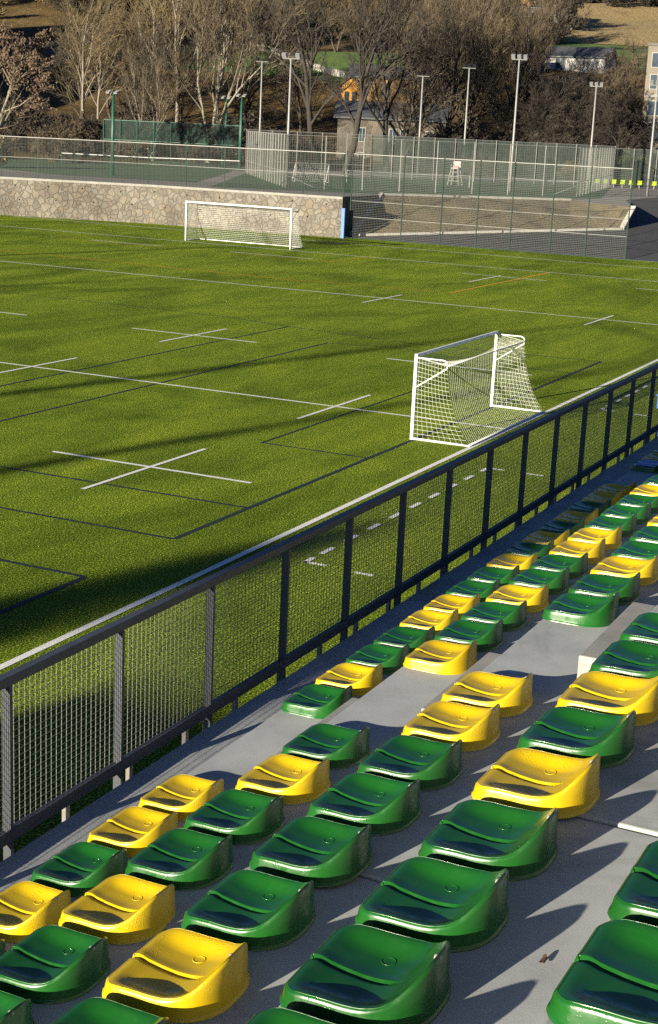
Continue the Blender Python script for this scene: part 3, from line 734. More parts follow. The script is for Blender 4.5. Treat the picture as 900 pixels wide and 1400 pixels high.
# white pipe barriers / small goals on the courts
def frame_goal(x, y, rz, wd, h, label):
    t = thing('training_goal', (x, y, TZ), label, 'goal', 'small goals on the courts'); c_, s_ = math.cos(rz), math.sin(rz)
    W = lambda u, v, z: (x+u*c_-v*s_, y+u*s_+v*c_, TZ+z)
    for u in (-wd/2, wd/2):
        p = MB(); p.tube([W(u,0,0), W(u,0,h)], .04, 6); part(p, 'goal_post', M['galv'], t)
        p = MB(); p.tube([W(u,0,h), W(u,1.0,.04), W(u,0,.04)], .03, 5); part(p, 'net_support', M['goal_white'], t)
    p = MB(); p.tube([W(-wd/2,0,h), W(wd/2,0,h)], .04, 6); part(p, 'crossbar', M['galv'], t)
    p = MB(); net_grid(p, lambda u, v: W(-wd/2+wd*u, 1.0*v, h-(h-.05)*v), int(wd/.2), 8, .004); part(p, 'net', M['net'], t)
frame_goal(119.5, 59.5, R(-50), 3.0, 1.6, 'small white training goal behind the near court fence at the left end')
def tape_net(na, nb, label):
    t = thing('court_net', (*na, TZ), label, 'net'); mid_ = ((na[0]+nb[0])/2, (na[1]+nb[1])/2)
    p = MB(); p.tube([(*na, TZ+1.05), (*mid_, TZ+.97), (*nb, TZ+1.05)], .04, 5); part(p, 'tape', M['galv'], t)
    p = MB(); wire_mesh(p, na, nb, TZ+.08, TZ+.96, .14, .14, .006); part(p, 'net', M['net_dark'], t)
    for q in (na, nb):
        p = MB(); p.tube([(*q, TZ), (*q, TZ+1.1)], .045, 6); part(p, 'post', M['galv'], t)
tape_net((124.5, 58.5), (129.8, 48.8), 'court net with pale tape across the left half of the green court')
tape_net((131.0, 45.4), (133.5, 39.0), 'court net with pale tape across the right half of the green court')

# umpire chair
t = thing('umpire_chair', (134.2, 51.9, TZ), 'white tall umpire chair standing on the green court', 'chair')
ux, uy = 134.2, 51.9
for sx_, sy_ in ((-1,-1),(1,-1),(1,1),(-1,1)):
    p = MB(); p.tube([(ux+sx_*.5, uy+sy_*.55, TZ), (ux+sx_*.28, uy+sy_*.32, TZ+1.55)], .045, 6); part(p, 'leg', M['galv'], t)
p = MB(); p.box(ux-.32, ux+.32, uy-.36, uy+.36, TZ+1.52, TZ+1.6); part(p, 'seat', M['galv'], t)
p = MB(); p.box(ux+.27, ux+.32, uy-.36, uy+.36, TZ+1.601, TZ+2.2); part(p, 'backrest', M['galv'], t)
p = MB()
for s_ in (-.36, .36): p.tube([(ux-.3, uy+s_, TZ+1.6), (ux-.3, uy+s_, TZ+1.9), (ux+.27, uy+s_, TZ+1.9)], .03, 5)
part(p, 'armrest', M['galv'], t)
p = MB()
for z in (.4, .8, 1.2): p.tube([(ux-.5+z*.14, uy-.5+z*.14, TZ+z), (ux-.5+z*.14, uy+.5-z*.14, TZ+z)], .03, 5)
part(p, 'ladder', M['galv'], t)
p = MB(); p.box(ux+.02, ux+.26, uy-.2, uy+.1, TZ+1.602, TZ+1.75); part(p, 'cushion', M['red_paint'], t)

# lime seats on the terrace
def lime_seat():
    t = thing('lime_seat', (0,0,0), 's', 'seat')
    p = MB(); p.box(-.22, .22, -.22, .2, .38, .44); part(p, 'seat', M['lime'], t)
    p = MB(); p.obox((.25, 0, .62), (.025,0,-.004), (0,.22,0), (.04,0,.2)); part(p, 'backrest', M['lime'], t)
    p = MB(); p.box(-.04, .04, -.04, .04, 0, .379); p.box(-.2, .2, -.03, .03, 0, .03); part(p, 'leg', M['galv'], t)
    return t
ls = lime_seat(); first = True
for (ax, ay, bx, by, n, z, nm) in ((156, 45.5, 158, 40.6, 7, 0, 'left row beside the right court fence'), (158.5, 39.2, 160.5, 34.8, 7, 0, 'right row before the dark screen'), (165, 41.2, 167, 37.8, 5, 1.35, 'upper row above the right row')):
    for k in range(n):
        x, y = ax+(bx-ax)*k/(n-1), ay+(by-ay)*k/(n-1); lb = 'lime green plastic seat in the ' + nm; gp = 'lime seats, ' + nm
        a = math.atan2(by-ay, bx-ax)-math.pi/2
        if first: ls.location = (x, y, TZ+z); ls.rotation_euler = (0,0,a); ls['label'] = lb; ls['group'] = gp; first = False
        else: dup(ls, (x, y, TZ+z), a, lb, gp)
tb = thing('seat_platform', (166.4, 39.5, TZ), 'low grey platform carrying the upper row of lime seats', 'platform')
p = MB(); p.obox((166.2, 39.5, TZ+1.26), tuple(Vector((2,-3.4,0))*.7), (.6,.35,0), (0,0,.085)); part(p, 'deck', M['galv'], tb)
for q in ((165.1, 41.2), (166.2, 39.5), (167.3, 37.7)):
    p = MB(); p.tube([(*q, TZ), (*q, TZ+1.17)], .06, 6); part(p, 'leg', M['galv'], tb)

# ------------------------------------------------------------------ lamp posts
def lamp(x, y, h, heads, label, dark=True, lean=0.0):
    t = thing('lamp_post', (x, y, TZ), label, 'lamp post', 'floodlight poles round the courts')
    p = MB(); p.tube([(x, y, TZ), (x, y, TZ+h*.35), (x, y, TZ+h)], [.12, .10, .07], 8); part(p, 'pole', M['galv'], t, True)
    p = MB(); p.tube([(x-.35, y+.55, TZ+h), (x+.35, y-.55, TZ+h)], .05, 6); part(p, 'crossarm', M['galv'], t)
    mt = M['lamp'] if dark else M['lamp_pale']
    for k in range(heads):
        u = (k-(heads-1)/2)*.62/max(1, heads-1)*1.7
        p = MB(); p.obox((x+u*.53, y-u*.85, TZ+h+.24), (.09,.0,.05), (.08,-.14,0), (-.08,0,.15)); part(p, 'floodlight', mt, t)
lamp(145.0, 78.6, 11.1, 2, 'slim grey pole left of a taller pole, before pale birches')
lamp(107.8, 55.9, 9.7, 2, 'nearest grey floodlight pole at the white fence corner', False)
lamp(150.0, 62.3, 10.3, 2, 'slim grey floodlight pole at the back court fence, left of the umpire chair')
lamp(149.4, 57.0, 11.2, 3, 'grey floodlight pole with big dark lamp box rising behind the umpire chair')
lamp(126.8, 43.9, 11.0, 3, 'tall grey floodlight pole at the near right part of the court fence', False)
lamp(152.6, 44.5, 9.9, 3, 'grey floodlight pole before dark bushes above the left lime seats', False)
lamp(137.0, 34.4, 9.6, 3, 'grey floodlight pole in front of the apartment block', False)
def green_lamp(x, y, h, label, n=2):
    t = thing('green_lamp_post', (x, y, TZ), label, 'lamp post', 'green lamp posts')
    p = MB(); p.tube([(x, y, TZ), (x, y, TZ+h)], [.13, .09], 8); part(p, 'pole', M['green_paint'], t, True)
    p = MB(); p.tube([(x+.2, y+.28, TZ), (x+.1, y+.14, TZ+h-.6)], [.10, .07], 8); part(p, 'strut', M['green_paint'], t, True)
    for k in (-1, 1):
        p = MB(); p.obox((x+k*.12-.1, y-k*.3, TZ+h+.1), (.22,0,.10), (0,.16,0), (-.02,0,.05)); part(p, 'floodlight', M['lamp_pale'], t)
green_lamp(107.1, 71.8, 6.6, 'green lamp post standing at the wall fence by the left court')
green_lamp(143.0, 81.6, 7.2, 'green lamp post before birches, left one of the close pair', 1)
green_lamp(140.0, 78.1, 7.4, 'green lamp post at the white fence, right one of the close pair', 1)
# floodlight mast left of the picture whose long thin shadow crosses the pitch
def mast(x, y, h, label):
    t = thing('floodlight_mast', (x, y, 0), label, 'mast')
    p = MB(); p.tube([(x, y, 0), (x, y, h)], [.22, .12], 10); part(p, 'pole', M['galv'], t, True)
    p = MB(); p.box(x-.3, x+.3, y-1.4, y+1.4, h, h+.15); part(p, 'crossarm', M['galv'], t)
    for k in range(4):
        p = MB(); p.box(x-.15, x+.25, y-1.2+k*.7, y-.8+k*.7, h+.152, h+.6); part(p, 'floodlight', M['lamp'], t)
mast(14.0, 65.0, 17.5, 'tall grey floodlight mast at the far side of the pitch')

# ------------------------------------------------------------------ hill
C26, S26 = math.cos(R(26)), math.sin(R(26))
def hill_z(x, y):
    s = x*C26+y*S26
    z = 2.70
    if s > 185: z += .19*(s-185)*min(1, (s-185)/60*.5+.5)
    if s > 190:
        k = min(1, (s-190)/60)
        z += k*(.9*math.sin(x*.06+1.3)*math.cos(y*.045) + .5*math.sin(x*.13+y*.11))
    # spur left of the view, throws the shade over the road on the left
    ux_, uy_ = (x-118)/42, (y-187)/36
    z += 64*math.exp(-(ux_*ux_+uy_*uy_))
    return z
hl = MB(); xs_ = np.linspace(60, 800, 150); ys_ = np.linspace(-320, 620, 180)
for x in xs_:
    for y in ys_: hl.v.append((x, y, hill_z(x, y)))
ny = len(ys_)
for i in range(len(xs_)-1):
    for j in range(ny-1):
        x, y = xs_[i], ys_[j]
        if xs_[i+1]*C26+ys_[j+1]*S26 < 165 and y < 130: continue
        if x < 125 and y < 120: continue
        a = i*ny+j; hl.f.append((a, a+ny, a+ny+1, a+1))
tag(hl.build('hillside', M['hill'], smooth=True), kind='structure')
def drape(name, quad_, mat, n=24, lift=.12):
    mb = MB(); A, B_, C_, D_ = [(*q, 0) for q in quad_]
    def P(u, v):
        a = lerp(A, B_, u); b = lerp(D_, C_, u); q = lerp(a, b, v)
        # fine enough grid follows the hill; the lift keeps it above the coarse hill mesh
        e = 1 if 0 < u < 1 and 0 < v < 1 else 0
        return (q[0], q[1], hill_grid(q[0], q[1]) + lift)
    for i in range(n):
        for j in range(n): mb.quad(P(i/n, j/n), P((i+1)/n, j/n), P((i+1)/n, (j+1)/n), P(i/n, (j+1)/n))
    return tag(mb.build(name, mat, smooth=True), kind='structure')
def hill_grid(x, y):
    fx = (x-xs_[0])/(xs_[1]-xs_[0]); fy = (y-ys_[0])/(ys_[1]-ys_[0]); i, j = int(fx), int(fy); a, b = fx-i, fy-j
    z = lambda i, j: hl.v[i*ny+j][2]
    z00, z10, z11, z01 = z(i,j), z(i+1,j), z(i+1,j+1), z(i,j+1)
    return max(z00*(1-a)*(1-b)+z10*a*(1-b)+z11*a*b+z01*(1-a)*b, (z00+(z10-z00)*a+(z11-z10)*b) if a > b else (z00+(z01-z00)*b+(z11-z01)*a))
drape('lawn', [(283, 92), (296, 97), (312, 76), (262, 62)], M['lawn'])
drape('dry_field', [(297, 97), (366, 112), (392, 92), (313, 76)], M['field'])
drape('grass_clearing', [(212, 138), (240, 146), (262, 98), (228, 92)], M['lawn'])
drape('verge', [(216, 185), (224, 185), (224, 148), (214, 148)], M['lawn'])
drape('hill_road', [(205, 190), (215, 190), (213, 146), (202, 146)], M['asphalt'])

# hillside walls
def parapet(name, pts, h, th, mat, label, cat, base=None):
    t = thing(name, (*pts[0], hill_grid(*pts[0])), label, cat); p = MB(); c_ = MB()
    for a, b in zip(pts, pts[1:]):
        n = max(1, int(math.dist(a, b)/4))
        for k in range(n):
            q0 = lerp((*a,0), (*b,0), k/n); q1 = lerp((*a,0), (*b,0), (k+1)/n)
            z0, z1 = hill_grid(q0[0], q0[1]), hill_grid(q1[0], q1[1]); dd = Vector((q1[0]-q0[0], q1[1]-q0[1], z1-z0)); nn = Vector((-dd.y, dd.x, 0)).normalized()*th/2
            c0 = Vector(((q0[0]+q1[0])/2, (q0[1]+q1[1])/2, (z0+z1)/2))
            p.obox(c0+Vector((0,0,h/2-.4)), dd/2, nn, (0,0,h/2+.4)); c_.obox(c0+Vector((0,0,h+.06)), dd/2*.999, nn*1.3, (0,0,.055))
    part(p, 'wall_body', mat, t); part(c_, 'coping', M['guard'], t)
parapet('road_parapet', [(246.7,147.3), (239.9,129.9), (230.2,112.3), (226, 104)], 1.0, .4, M['guard'], 'pale road parapet sloping down the hillside behind the birches', 'parapet')
parapet('retaining_wall', [(203,190), (201,168), (200.5,146)], 3.4, .6, M['grey_wall'], 'dark shaded retaining wall below the road on the left', 'wall')
parapet('field_wall', [(303, 118), (310.2,104), (313,97.5)], 3.6, 1.2, M['grey_wall'], 'grey stone wall at the edge of the dry field high on the hill', 'wall')

# ------------------------------------------------------------------ buildings
def building(name, cx, cy, L_, D_, h, rz, wall_mat, roof_mat, label, roof_h, z0=None, gable=True, wins=(), over=.5, extra=None):
    """long side (L_) faces the camera side (local -X); local Y runs along it"""
    z0 = hill_grid(cx, cy) if z0 is None else z0
    t = thing(name, (cx, cy, z0-.6), label, 'building'); c_, s_ = math.cos(rz), math.sin(rz)
    W = lambda u, v, z: (cx+u*c_-v*s_, cy+u*s_+v*c_, z0+z)
    p = MB(); a, b = D_/2, L_/2
    for (u0, v0), (u1, v1) in (((-a,-b),(-a,b)), ((-a,b),(a,b)), ((a,b),(a,-b)), ((a,-b),(-a,-b))):
        p.quad(W(u0,v0,-.6), W(u0,v0,h), W(u1,v1,h), W(u1,v1,-.6))
    if gable:
        for v in (-b, b): p.poly([W(-a,v,h), W(0,v,h+roof_h), W(a,v,h)])
    else: p.quad(W(-a,-b,h), W(-a,b,h), W(a,b,h), W(a,-b,h))
    wl_ = part(p, 'wall', wall_mat, t)
    p = MB()
    if gable:
        k = roof_h/a
        for sg in (-1, 1):
            e0, e1 = sg*(a+over), 0; n0 = Vector((W(1,0,0)[0]-W(0,0,0)[0], W(1,0,0)[1]-W(0,0,0)[1], 0))
            P0, P1_, P2_, P3_ = W(e0,-b-over,h-k*over+.03), W(e0,b+over,h-k*over+.03), W(0,b+over,h+roof_h+.03), W(0,-b-over,h+roof_h+.03)
            up = (0,0,.18); q = [P0,P1_,P2_,P3_]; q2 = [(x_,y_,z_+.2) for x_,y_,z_ in q]
            p.poly(q[::-1]); p.poly(q2)
            for i in range(4): p.quad(q[i], q[(i+1)%4], q2[(i+1)%4], q2[i])
    else:
        p.obox(W(0,0,h+.16), tuple((Vector(W(a+over,0,0))-Vector(W(0,0,0)))), tuple((Vector(W(0,b+over,0))-Vector(W(0,0,0)))), (0,0,.15))
    part(p, 'roof', roof_mat, t)
    for (v, z, wv, hz) in wins:
        f = MB(); e = .09
        for (v0, v1, z0_, z1_) in ((v-wv/2-e, v-wv/2, z-e, z+hz+e), (v+wv/2, v+wv/2+e, z-e, z+hz+e), (v-wv/2, v+wv/2, z-e, z), (v-wv/2, v+wv/2, z+hz, z+hz+e), (v-.03, v+.03, z, z+hz)):
            f.obox(W(-a-.03, (v0+v1)/2, (z0_+z1_)/2), tuple(Vector(W(.05,0,0))-Vector(W(0,0,0))), tuple(Vector(W(0,(v1-v0)/2,0))-Vector(W(0,0,0))), (0,0,(z1_-z0_)/2))
        fo = part(f, 'window', M['guard'], t)
        q = MB(); q.obox(W(-a-.012, v, z+hz/2), tuple(Vector(W(.02,0,0))-Vector(W(0,0,0))), tuple(Vector(W(0,wv/2-.002,0))-Vector(W(0,0,0))), (0,0,hz/2-.002))
        part(q, 'pane', M['glass'], fo, of=t)
    return t, W
building('stone_house', 181, 79.0, 13.5, 7.5, 5.9, R(22), M['house_stone'], M['slate'], 'low stone house with dark slate roof behind the bare trees', 1.8, z0=3.0,
         wins=[(3.6, 3.0, .7, 1.6), (-.2, 3.0, .8, 1.6), (-1.6, 3.0, .8, 1.6), (-4.8, 3.0, .8, 1.5), (3.6, .8, .7, .8), (-.9, .6, 1.2, 1.1)])
building('orange_house', 218, 95.6, 12.0, 7, 4.2, R(20), M['wood'], M['slate'], 'timber house with a glowing orange gable end above the stone house', 1.7, z0=11.0, wins=[(-3.6, 1.4, 1.4, 1.2), (0.6, 1.4, 1.2, 1.2)])
ob = thing('orange_annex', (213.0, 100.0, 11.0), 'small bright orange rendered gable annex of the timber house', 'building')
p = MB(); q = [(-1.6,0),(1.6,0),(1.6,3.2),(0,4.4),(-1.6,3.2)]
c_, s_ = math.cos(R(20)), math.sin(R(20)); W = lambda u, v, z: (213.0+u*c_-v*s_, 100.0+u*s_+v*c_, 11.0-.5+z)
p.poly([W(-1, v, z) for v, z in q]); p.poly([W(2, v, z) for v, z in q][::-1])
for i in range(5): a, b = q[i], q[(i+1) % 5]; p.quad(W(-1, *a), W(2, *a), W(2, *b), W(-1, *b))
part(p, 'wall', M['house_orange'], ob)
p = MB()
for a, b in (((1.9,3.05),(0,4.5)), ((-1.9,3.05),(0,4.5))):
    p.quad(W(-1.3, *a), W(2.2, *a), W(2.2, *b), W(-1.3, *b)); p.quad(W(-1.3, a[0], a[1]+.2), W(-1.3, b[0], b[1]+.2), W(2.2, b[0], b[1]+.2), W(2.2, a[0], a[1]+.2)); p.quad(W(-1.3, *a), W(-1.3, *b), W(-1.3, b[0], b[1]+.2), W(-1.3, a[0], a[1]+.2))
part(p, 'roof', M['slate'], ob)
p = MB(); 
for v in (-.8, .35): p.obox(W(-1.02, v+.2, 1.6), (.03,0,0), tuple(Vector(W(0,.35,0))-Vector(W(0,0,0))), (0,0,.8))
part(p, 'window', M['glass'], ob)
building('barn', 263.5, 80, 10.5, 8, 2.6, R(2), M['white_render'], M['slate'], 'long low white barn with grey roof on the green slope', 1.6, z0=18.6, wins=[(2.5, .3, 1.6, 2.2), (-2, 1.0, 1, .9)])
building('shed', 254, 86.5, 4.2, 4, 2.4, R(10), M['white_render'], M['guard'], 'small pale shed left of the white barn', .9, z0=17.8)
apt, W = building('apartment_block', 203.2, 44.2, 14.5, 12, 16.2, R(4), M['flat_render'], M['grey_wall'], 'beige apartment block at the right edge', 0, z0=3.2, gable=False, over=.15,
         wins=[(v, z, 1.7, 1.7) for z in (1.2, 4.45, 7.7, 10.95, 13.6) for v in (5.75, 2.2, -1.4, -5.0)])
for z in (0.55, 3.6, 6.85, 10.1):
    p = MB(); p.obox(W(-6.03, 0, z), tuple(Vector(W(.05,0,0))-Vector(W(0,0,0))), tuple(Vector(W(0,7.24,0))-Vector(W(0,0,0))), (0,0,.16)); part(p, 'floor_band', M['guard'], apt)
for z, v in ((4.3, 4.1), (7.5, 3.9), (10.8, 4.1), (1.1, 4.1), (13.4, 4.0)):
    p = MB(); p.obox(W(-6.02, v, z+1.0), tuple(Vector(W(.035,0,0))-Vector(W(0,0,0))), tuple(Vector(W(0,.6,0))-Vector(W(0,0,0))), (0,0,.95)); part(p, 'timber_panel', M['wood'], apt)
building('hilltop_house', 318, 112, 14, 9, 4.5, R(20), M['wood'], M['slate'], 'brown house on the hill at the top edge of the view', 2.2, wins=[(-4, 1.2, 1.4, 1.5), (0, 1.2, 1.4, 1.5), (4, 1.2, 1.4, 1.5)])

# parked cars behind the court
def car(x, y, z, rz, mat, label):
    t = thing('parked_car', (x, y, z), label, 'car', 'cars parked behind the court'); c_, s_ = math.cos(rz), math.sin(rz)
    W = lambda u, v, h: (x+u*c_-v*s_, y+u*s_+v*c_, z+h)
    prof = [(-2.05,.35),(-2.1,.75),(-1.2,.9),(-.6,1.42),(.9,1.45),(1.6,.95),(2.1,.85),(2.1,.35)]
    p = MB(); p.poly([W(u,-.85,h) for u, h in prof]); p.poly([W(u,.85,h) for u, h in prof][::-1])
    for i in range(8): a, b = prof[i], prof[(i+1) % 8]; p.quad(W(a[0],-.85,a[1]), W(a[0],.85,a[1]), W(b[0],.85,b[1]), W(b[0],-.85,b[1]))
    o = part(p, 'body', mat, t); bv = o.modifiers.new('b', 'BEVEL'); bv.width = .08; bv.segments = 2
    p = MB()
    for v in (-.86, .86): p.poly([W(u, v, h) for u, h in ((-.95,.95),(-.5,1.33),(.8,1.36),(1.25,.98))])
    part(p, 'window', M['glass'], t)
    for u in (-1.3, 1.3):
        for v in (-.78, .78):
            p = MB(); p.tube([W(u, v-.1, .32), W(u, v+.1, .32)], .32, 12); part(p, 'wheel', M['tyre'], t)
car(183, 55.0, 3.0, R(110), M['red_paint'], 'red parked car half hidden behind the dark court screen')
car(181, 50.0, 3.0, R(110), M['car_white'], 'white parked car half hidden right of the red car')

# ------------------------------------------------------------------ trees
def grow(seed, h, trunk_r, spread, levels=4, up=.35, kids=(7, 6, 5, 5), fork=.25, gnarl=.18, multi=1, min_r=.016, tw=.012, first=.22):
    """returns (limbs, twigs): two tube meshes of one bare tree, base at the origin"""
    r_ = random.Random(seed); limbs, twigs = MB(), MB()
    def branch(p, d, L_, r0, lev):
        n = 5 if lev < 2 else (4 if lev == 2 else 3); pts = [p]; q = p.copy(); dd = d.copy()
        for i in range(n):
            dd = (dd + Vector((r_.gauss(0, gnarl), r_.gauss(0, gnarl), r_.gauss(0, gnarl)+up*.16*(1 if lev else .6)))).normalized()
            q = q + dd*(L_/n); pts.append(q.copy())
        rr = [max(min_r, r0*(1-.78*i/n)) for i in range(n+1)]
        (limbs if lev < 2 else twigs).tube(pts, rr, 6 if lev == 0 else (4 if lev == 1 else 3), False)
        if lev >= levels: return
        k = kids[min(lev, len(kids)-1)]
        for i in range(k):
            t = (first if lev == 0 else .18) + (1-(first if lev == 0 else .18))*(i+r_.random()*.8)/k; t = min(t, .99)
            f = t*n; j = int(f); bp_ = pts[j].lerp(pts[j+1], f-j); bd = (pts[j+1]-pts[j]).normalized()
            az = r_.uniform(0, 2*math.pi) if lev else (i*2.4+r_.uniform(-.5,.5)); a = bd.orthogonal().normalized(); a.rotate(Quaternion(bd, az))
            ang = spread*r_.uniform(.65, 1.2); nd = (bd*math.cos(ang)+a*math.sin(ang)).normalized()
            nl = L_*(.62-.30*t)*r_.uniform(.75, 1.2) if lev == 0 else L_*.52*r_.uniform(.7, 1.15)*(1.1-.4*t)
            branch(bp_, nd, nl, max(min_r, rr[j]*.55), lev+1)
    for m_ in range(multi):
        d = Vector((r_.gauss(0, .05), r_.gauss(0, .05), 1)) if multi == 1 else Vector((math.cos(m_*2.5)*.28, math.sin(m_*2.5)*.28, 1))
        branch(Vector((r_.gauss(0,.15)*(multi > 1), r_.gauss(0,.15)*(multi > 1), -.4)), d.normalized(), h*(1 if m_ == 0 else r_.uniform(.75,.95)), trunk_r*(1 if m_ == 0 else .8), 0)
    return limbs, twigs
def leaves(twigs_mb, seed, n, size):
    r_ = random.Random(seed); mb = MB()
    vs_ = twigs_mb.v
    for _ in range(n):
        p = Vector(vs_[r_.randrange(len(vs_)//3, len(vs_))]) + Vector((r_.gauss(0,.15), r_.gauss(0,.15), r_.gauss(0,.15)))
        a = Vector((r_.gauss(0,1), r_.gauss(0,1), r_.gauss(0,1))).normalized(); b = a.orthogonal().normalized(); s_ = size*r_.uniform(.6,1.3)
        mb.quad(tuple(p-a*s_), tuple(p-b*s_*.6), tuple(p+a*s_), tuple(p+b*s_*.6))
    return mb
def tree_proto(name, spec, bark, twig, label, leaf=None):
    t = thing(name, (0,0,0), label, 'tree'); li, tw = grow(**spec)
    part(li, 'trunk', bark, t, True); part(tw, 'crown', twig, t)
    if leaf: part(leaves(tw, spec['seed'], leaf[1], leaf[2]), 'leaves', leaf[0], t)
    return t
used = {}
def plant(key, x, y, label, group=None, scale=1.0, rz=0.0, z=None):
    z = hill_z(x, y) if z is None else z
    sc_ = (scale,)*3 if not isinstance(scale, tuple) else scale
    o = PROTO[key]
    if key not in used:
        used[key] = 1; o.location = (x, y, z-.1); o.rotation_euler = (0,0,rz); o.scale = sc_; o['label'] = label
        if group: o['group'] = group
        return o
    d_ = dup(o, (x, y, z-.1), rz, label, group, sc_)
    if not group and 'group' in d_: del d_['group']
    return d_
PROTO = {
 'birch':  tree_proto('birch_tree', dict(seed=3, h=17, trunk_r=.26, spread=.55, kids=(11,7,6,4), up=.5, gnarl=.10), M['bark_pale'], M['twig_gold'], 'b'),
 'birch2': tree_proto('birch_tree', dict(seed=11, h=16, trunk_r=.24, spread=.50, kids=(10,7,6,4), up=.5, gnarl=.12, multi=3, first=.3), M['bark_pale'], M['twig'], 'b'),
 'vase':   tree_proto('bare_tree', dict(seed=5, h=16, trunk_r=.36, spread=.62, kids=(12,7,6,4), up=.6, gnarl=.13, first=.25), M['bark_dark'], M['twig_dark'], 'b'),
 'poplar': tree_proto('bare_tree', dict(seed=8, h=18, trunk_r=.30, spread=.42, kids=(14,8,6,5), up=.7, gnarl=.10, multi=2, first=.12, min_r=.012), M['bark'], M['twig'], 'b'),
 'golden': tree_proto('bare_tree', dict(seed=21, h=15, trunk_r=.26, spread=.45, kids=(14,8,6,5), up=.6, gnarl=.12, multi=2, first=.12), M['bark'], M['twig_gold'], 'b'),
 'brown':  tree_proto('bare_tree', dict(seed=29, h=14, trunk_r=.28, spread=.7, kids=(12,8,6,5), up=.4, gnarl=.16, first=.15), M['bark'], M['twig'], 'b'),
 'dark':   tree_proto('bare_tree', dict(seed=33, h=12, trunk_r=.26, spread=.75, kids=(13,8,6,5), up=.3, gnarl=.2, multi=2, first=.1), M['bark_dark'], M['twig_dark'], 'b'),
 'copper': tree_proto('copper_leaved_tree', dict(seed=41, h=11, trunk_r=.26, spread=.75, kids=(12,7,5), levels=3, up=.3, gnarl=.16, first=.15), M['bark_pale'], M['twig'], 'b', (M['leaf_copper'], 3800, .13)),
 'bush':   tree_proto('bush', dict(seed=51, h=3.6, trunk_r=.07, spread=.7, kids=(9,7,6), levels=3, up=.3, gnarl=.2, multi=6, first=.05), M['bark'], M['twig'], 'b'),
 'darkbush': tree_proto('bush', dict(seed=55, h=4.2, trunk_r=.08, spread=.8, kids=(9,7,6), levels=3, up=.3, gnarl=.22, multi=6, first=.05), M['bark_dark'], M['twig_dark'], 'b', (M['twig_dark'], 1500, .14)),
 'ochre':  tree_proto('ochre_bush', dict(seed=61, h=3.0, trunk_r=.06, spread=.7, kids=(8,6,5), levels=3, up=.3, gnarl=.2, multi=5, first=.05), M['bark'], M['twig_gold'], 'b', (M['leaf_ochre'], 1500, .13)),
 'greenbush': tree_proto('green_bush', dict(seed=66, h=3.4, trunk_r=.06, spread=.7, kids=(8,6,5), levels=3, up=.3, gnarl=.2, multi=5, first=.05), M['bark'], M['twig'], 'b', (M['leaf_green'], 2200, .14)),
}
for o in PROTO.values(): o['category'] = 'bush' if 'bush' in o.name else 'tree'
def pol(az, r): return r*math.cos(R(az)), r*math.sin(R(az))
def azu(u): return 26.1-math.degrees(math.atan((u-450)/2052.0))*1.0      # bearing of the thing seen at that column
def P_(u, r): return pol(azu(u), r)
# trees one can tell apart
plant('birch', *P_(133, 186), 'pale trunked bare tree at the left, beside the green lamp post', scale=.98, rz=.4)
plant('birch2', *P_(225, 182), 'short pale forked tree with light yellow limbs behind the green screen', scale=.72, rz=1.9)
plant('birch2', *P_(297, 184), 'tall white stemmed birch leaning right behind the green lamp pair', scale=1.28, rz=.3)
plant('birch', *P_(255, 204), 'tall thin pale birch left of the leaning birch', scale=1.2, rz=2.2)
plant('vase', *P_(478, 168), 'dark trunked bare tree in front of the stone house left window', scale=1.18, rz=.8)
plant('vase', *P_(537, 172), 'dark bare tree with spreading limbs before the stone house right part', scale=1.12, rz=2.6)
plant('vase', *P_(446, 180), 'dark bare tree at the left corner of the stone house', scale=1.2, rz=4.1)
plant('brown', *P_(556, 178), 'thin bare tree before the right part of the stone house', scale=.9, rz=3.3)
plant('vase', *P_(566, 186), 'dark bare tree at the right corner of the stone house', scale=.95, rz=1.1)
plant('golden', *P_(590, 205), 'golden twigged bare tree right of the stone house', scale=1.05, rz=.5)
plant('poplar', *P_(632, 198), 'tall light brown bare tree behind the umpire chair', scale=1.1, rz=1.5)
plant('poplar', *P_(690, 205), 'broad light brown bare tree behind the tallest right floodlight pole', scale=1.0, rz=3.5)
plant('vase', *P_(617, 192), 'leaning dark trunked tree behind the floodlight pole with dark box', scale=.95, rz=5.2)
plant('copper', *P_(12, 152), 'tree with dry copper leaves at the left edge', scale=1.05, rz=.7)
plant('bush', *P_(95, 160), 'pale twiggy bush left of the green lamp post', scale=1.15, rz=.7)
plant('ochre', *P_(12, 138), 'ochre leaved bush behind the wall fence at the left edge', scale=1.0)
plant('brown', *P_(858, 208), 'grey brown bare tree left of the apartment block', scale=.92, rz=.9)
plant('brown', *P_(812, 214), 'bare tree below the barn behind the right floodlight pole', scale=.8, rz=2.9)
plant('dark', *P_(735, 188), 'dark bushy bare tree with wide crown left of the barn', scale=1.02, rz=.9)
plant('dark', *P_(775, 186), 'dark low bare tree right of the widest dark crown', scale=.82, rz=2.9)
plant('dark', *P_(845, 182), 'dark low bare tree below the grey brown tree by the apartments', scale=.75, rz=4.4)
plant('ochre', *P_(782, 172), 'rust coloured bush left behind the dark court screen', scale=.9, rz=2)
plant('ochre', *P_(819, 173), 'rust coloured bush behind the screen by the right floodlight pole', scale=.85, rz=4)
plant('greenbush', *P_(862, 172), 'yellow green bush at the foot of the apartment block', scale=1.1)
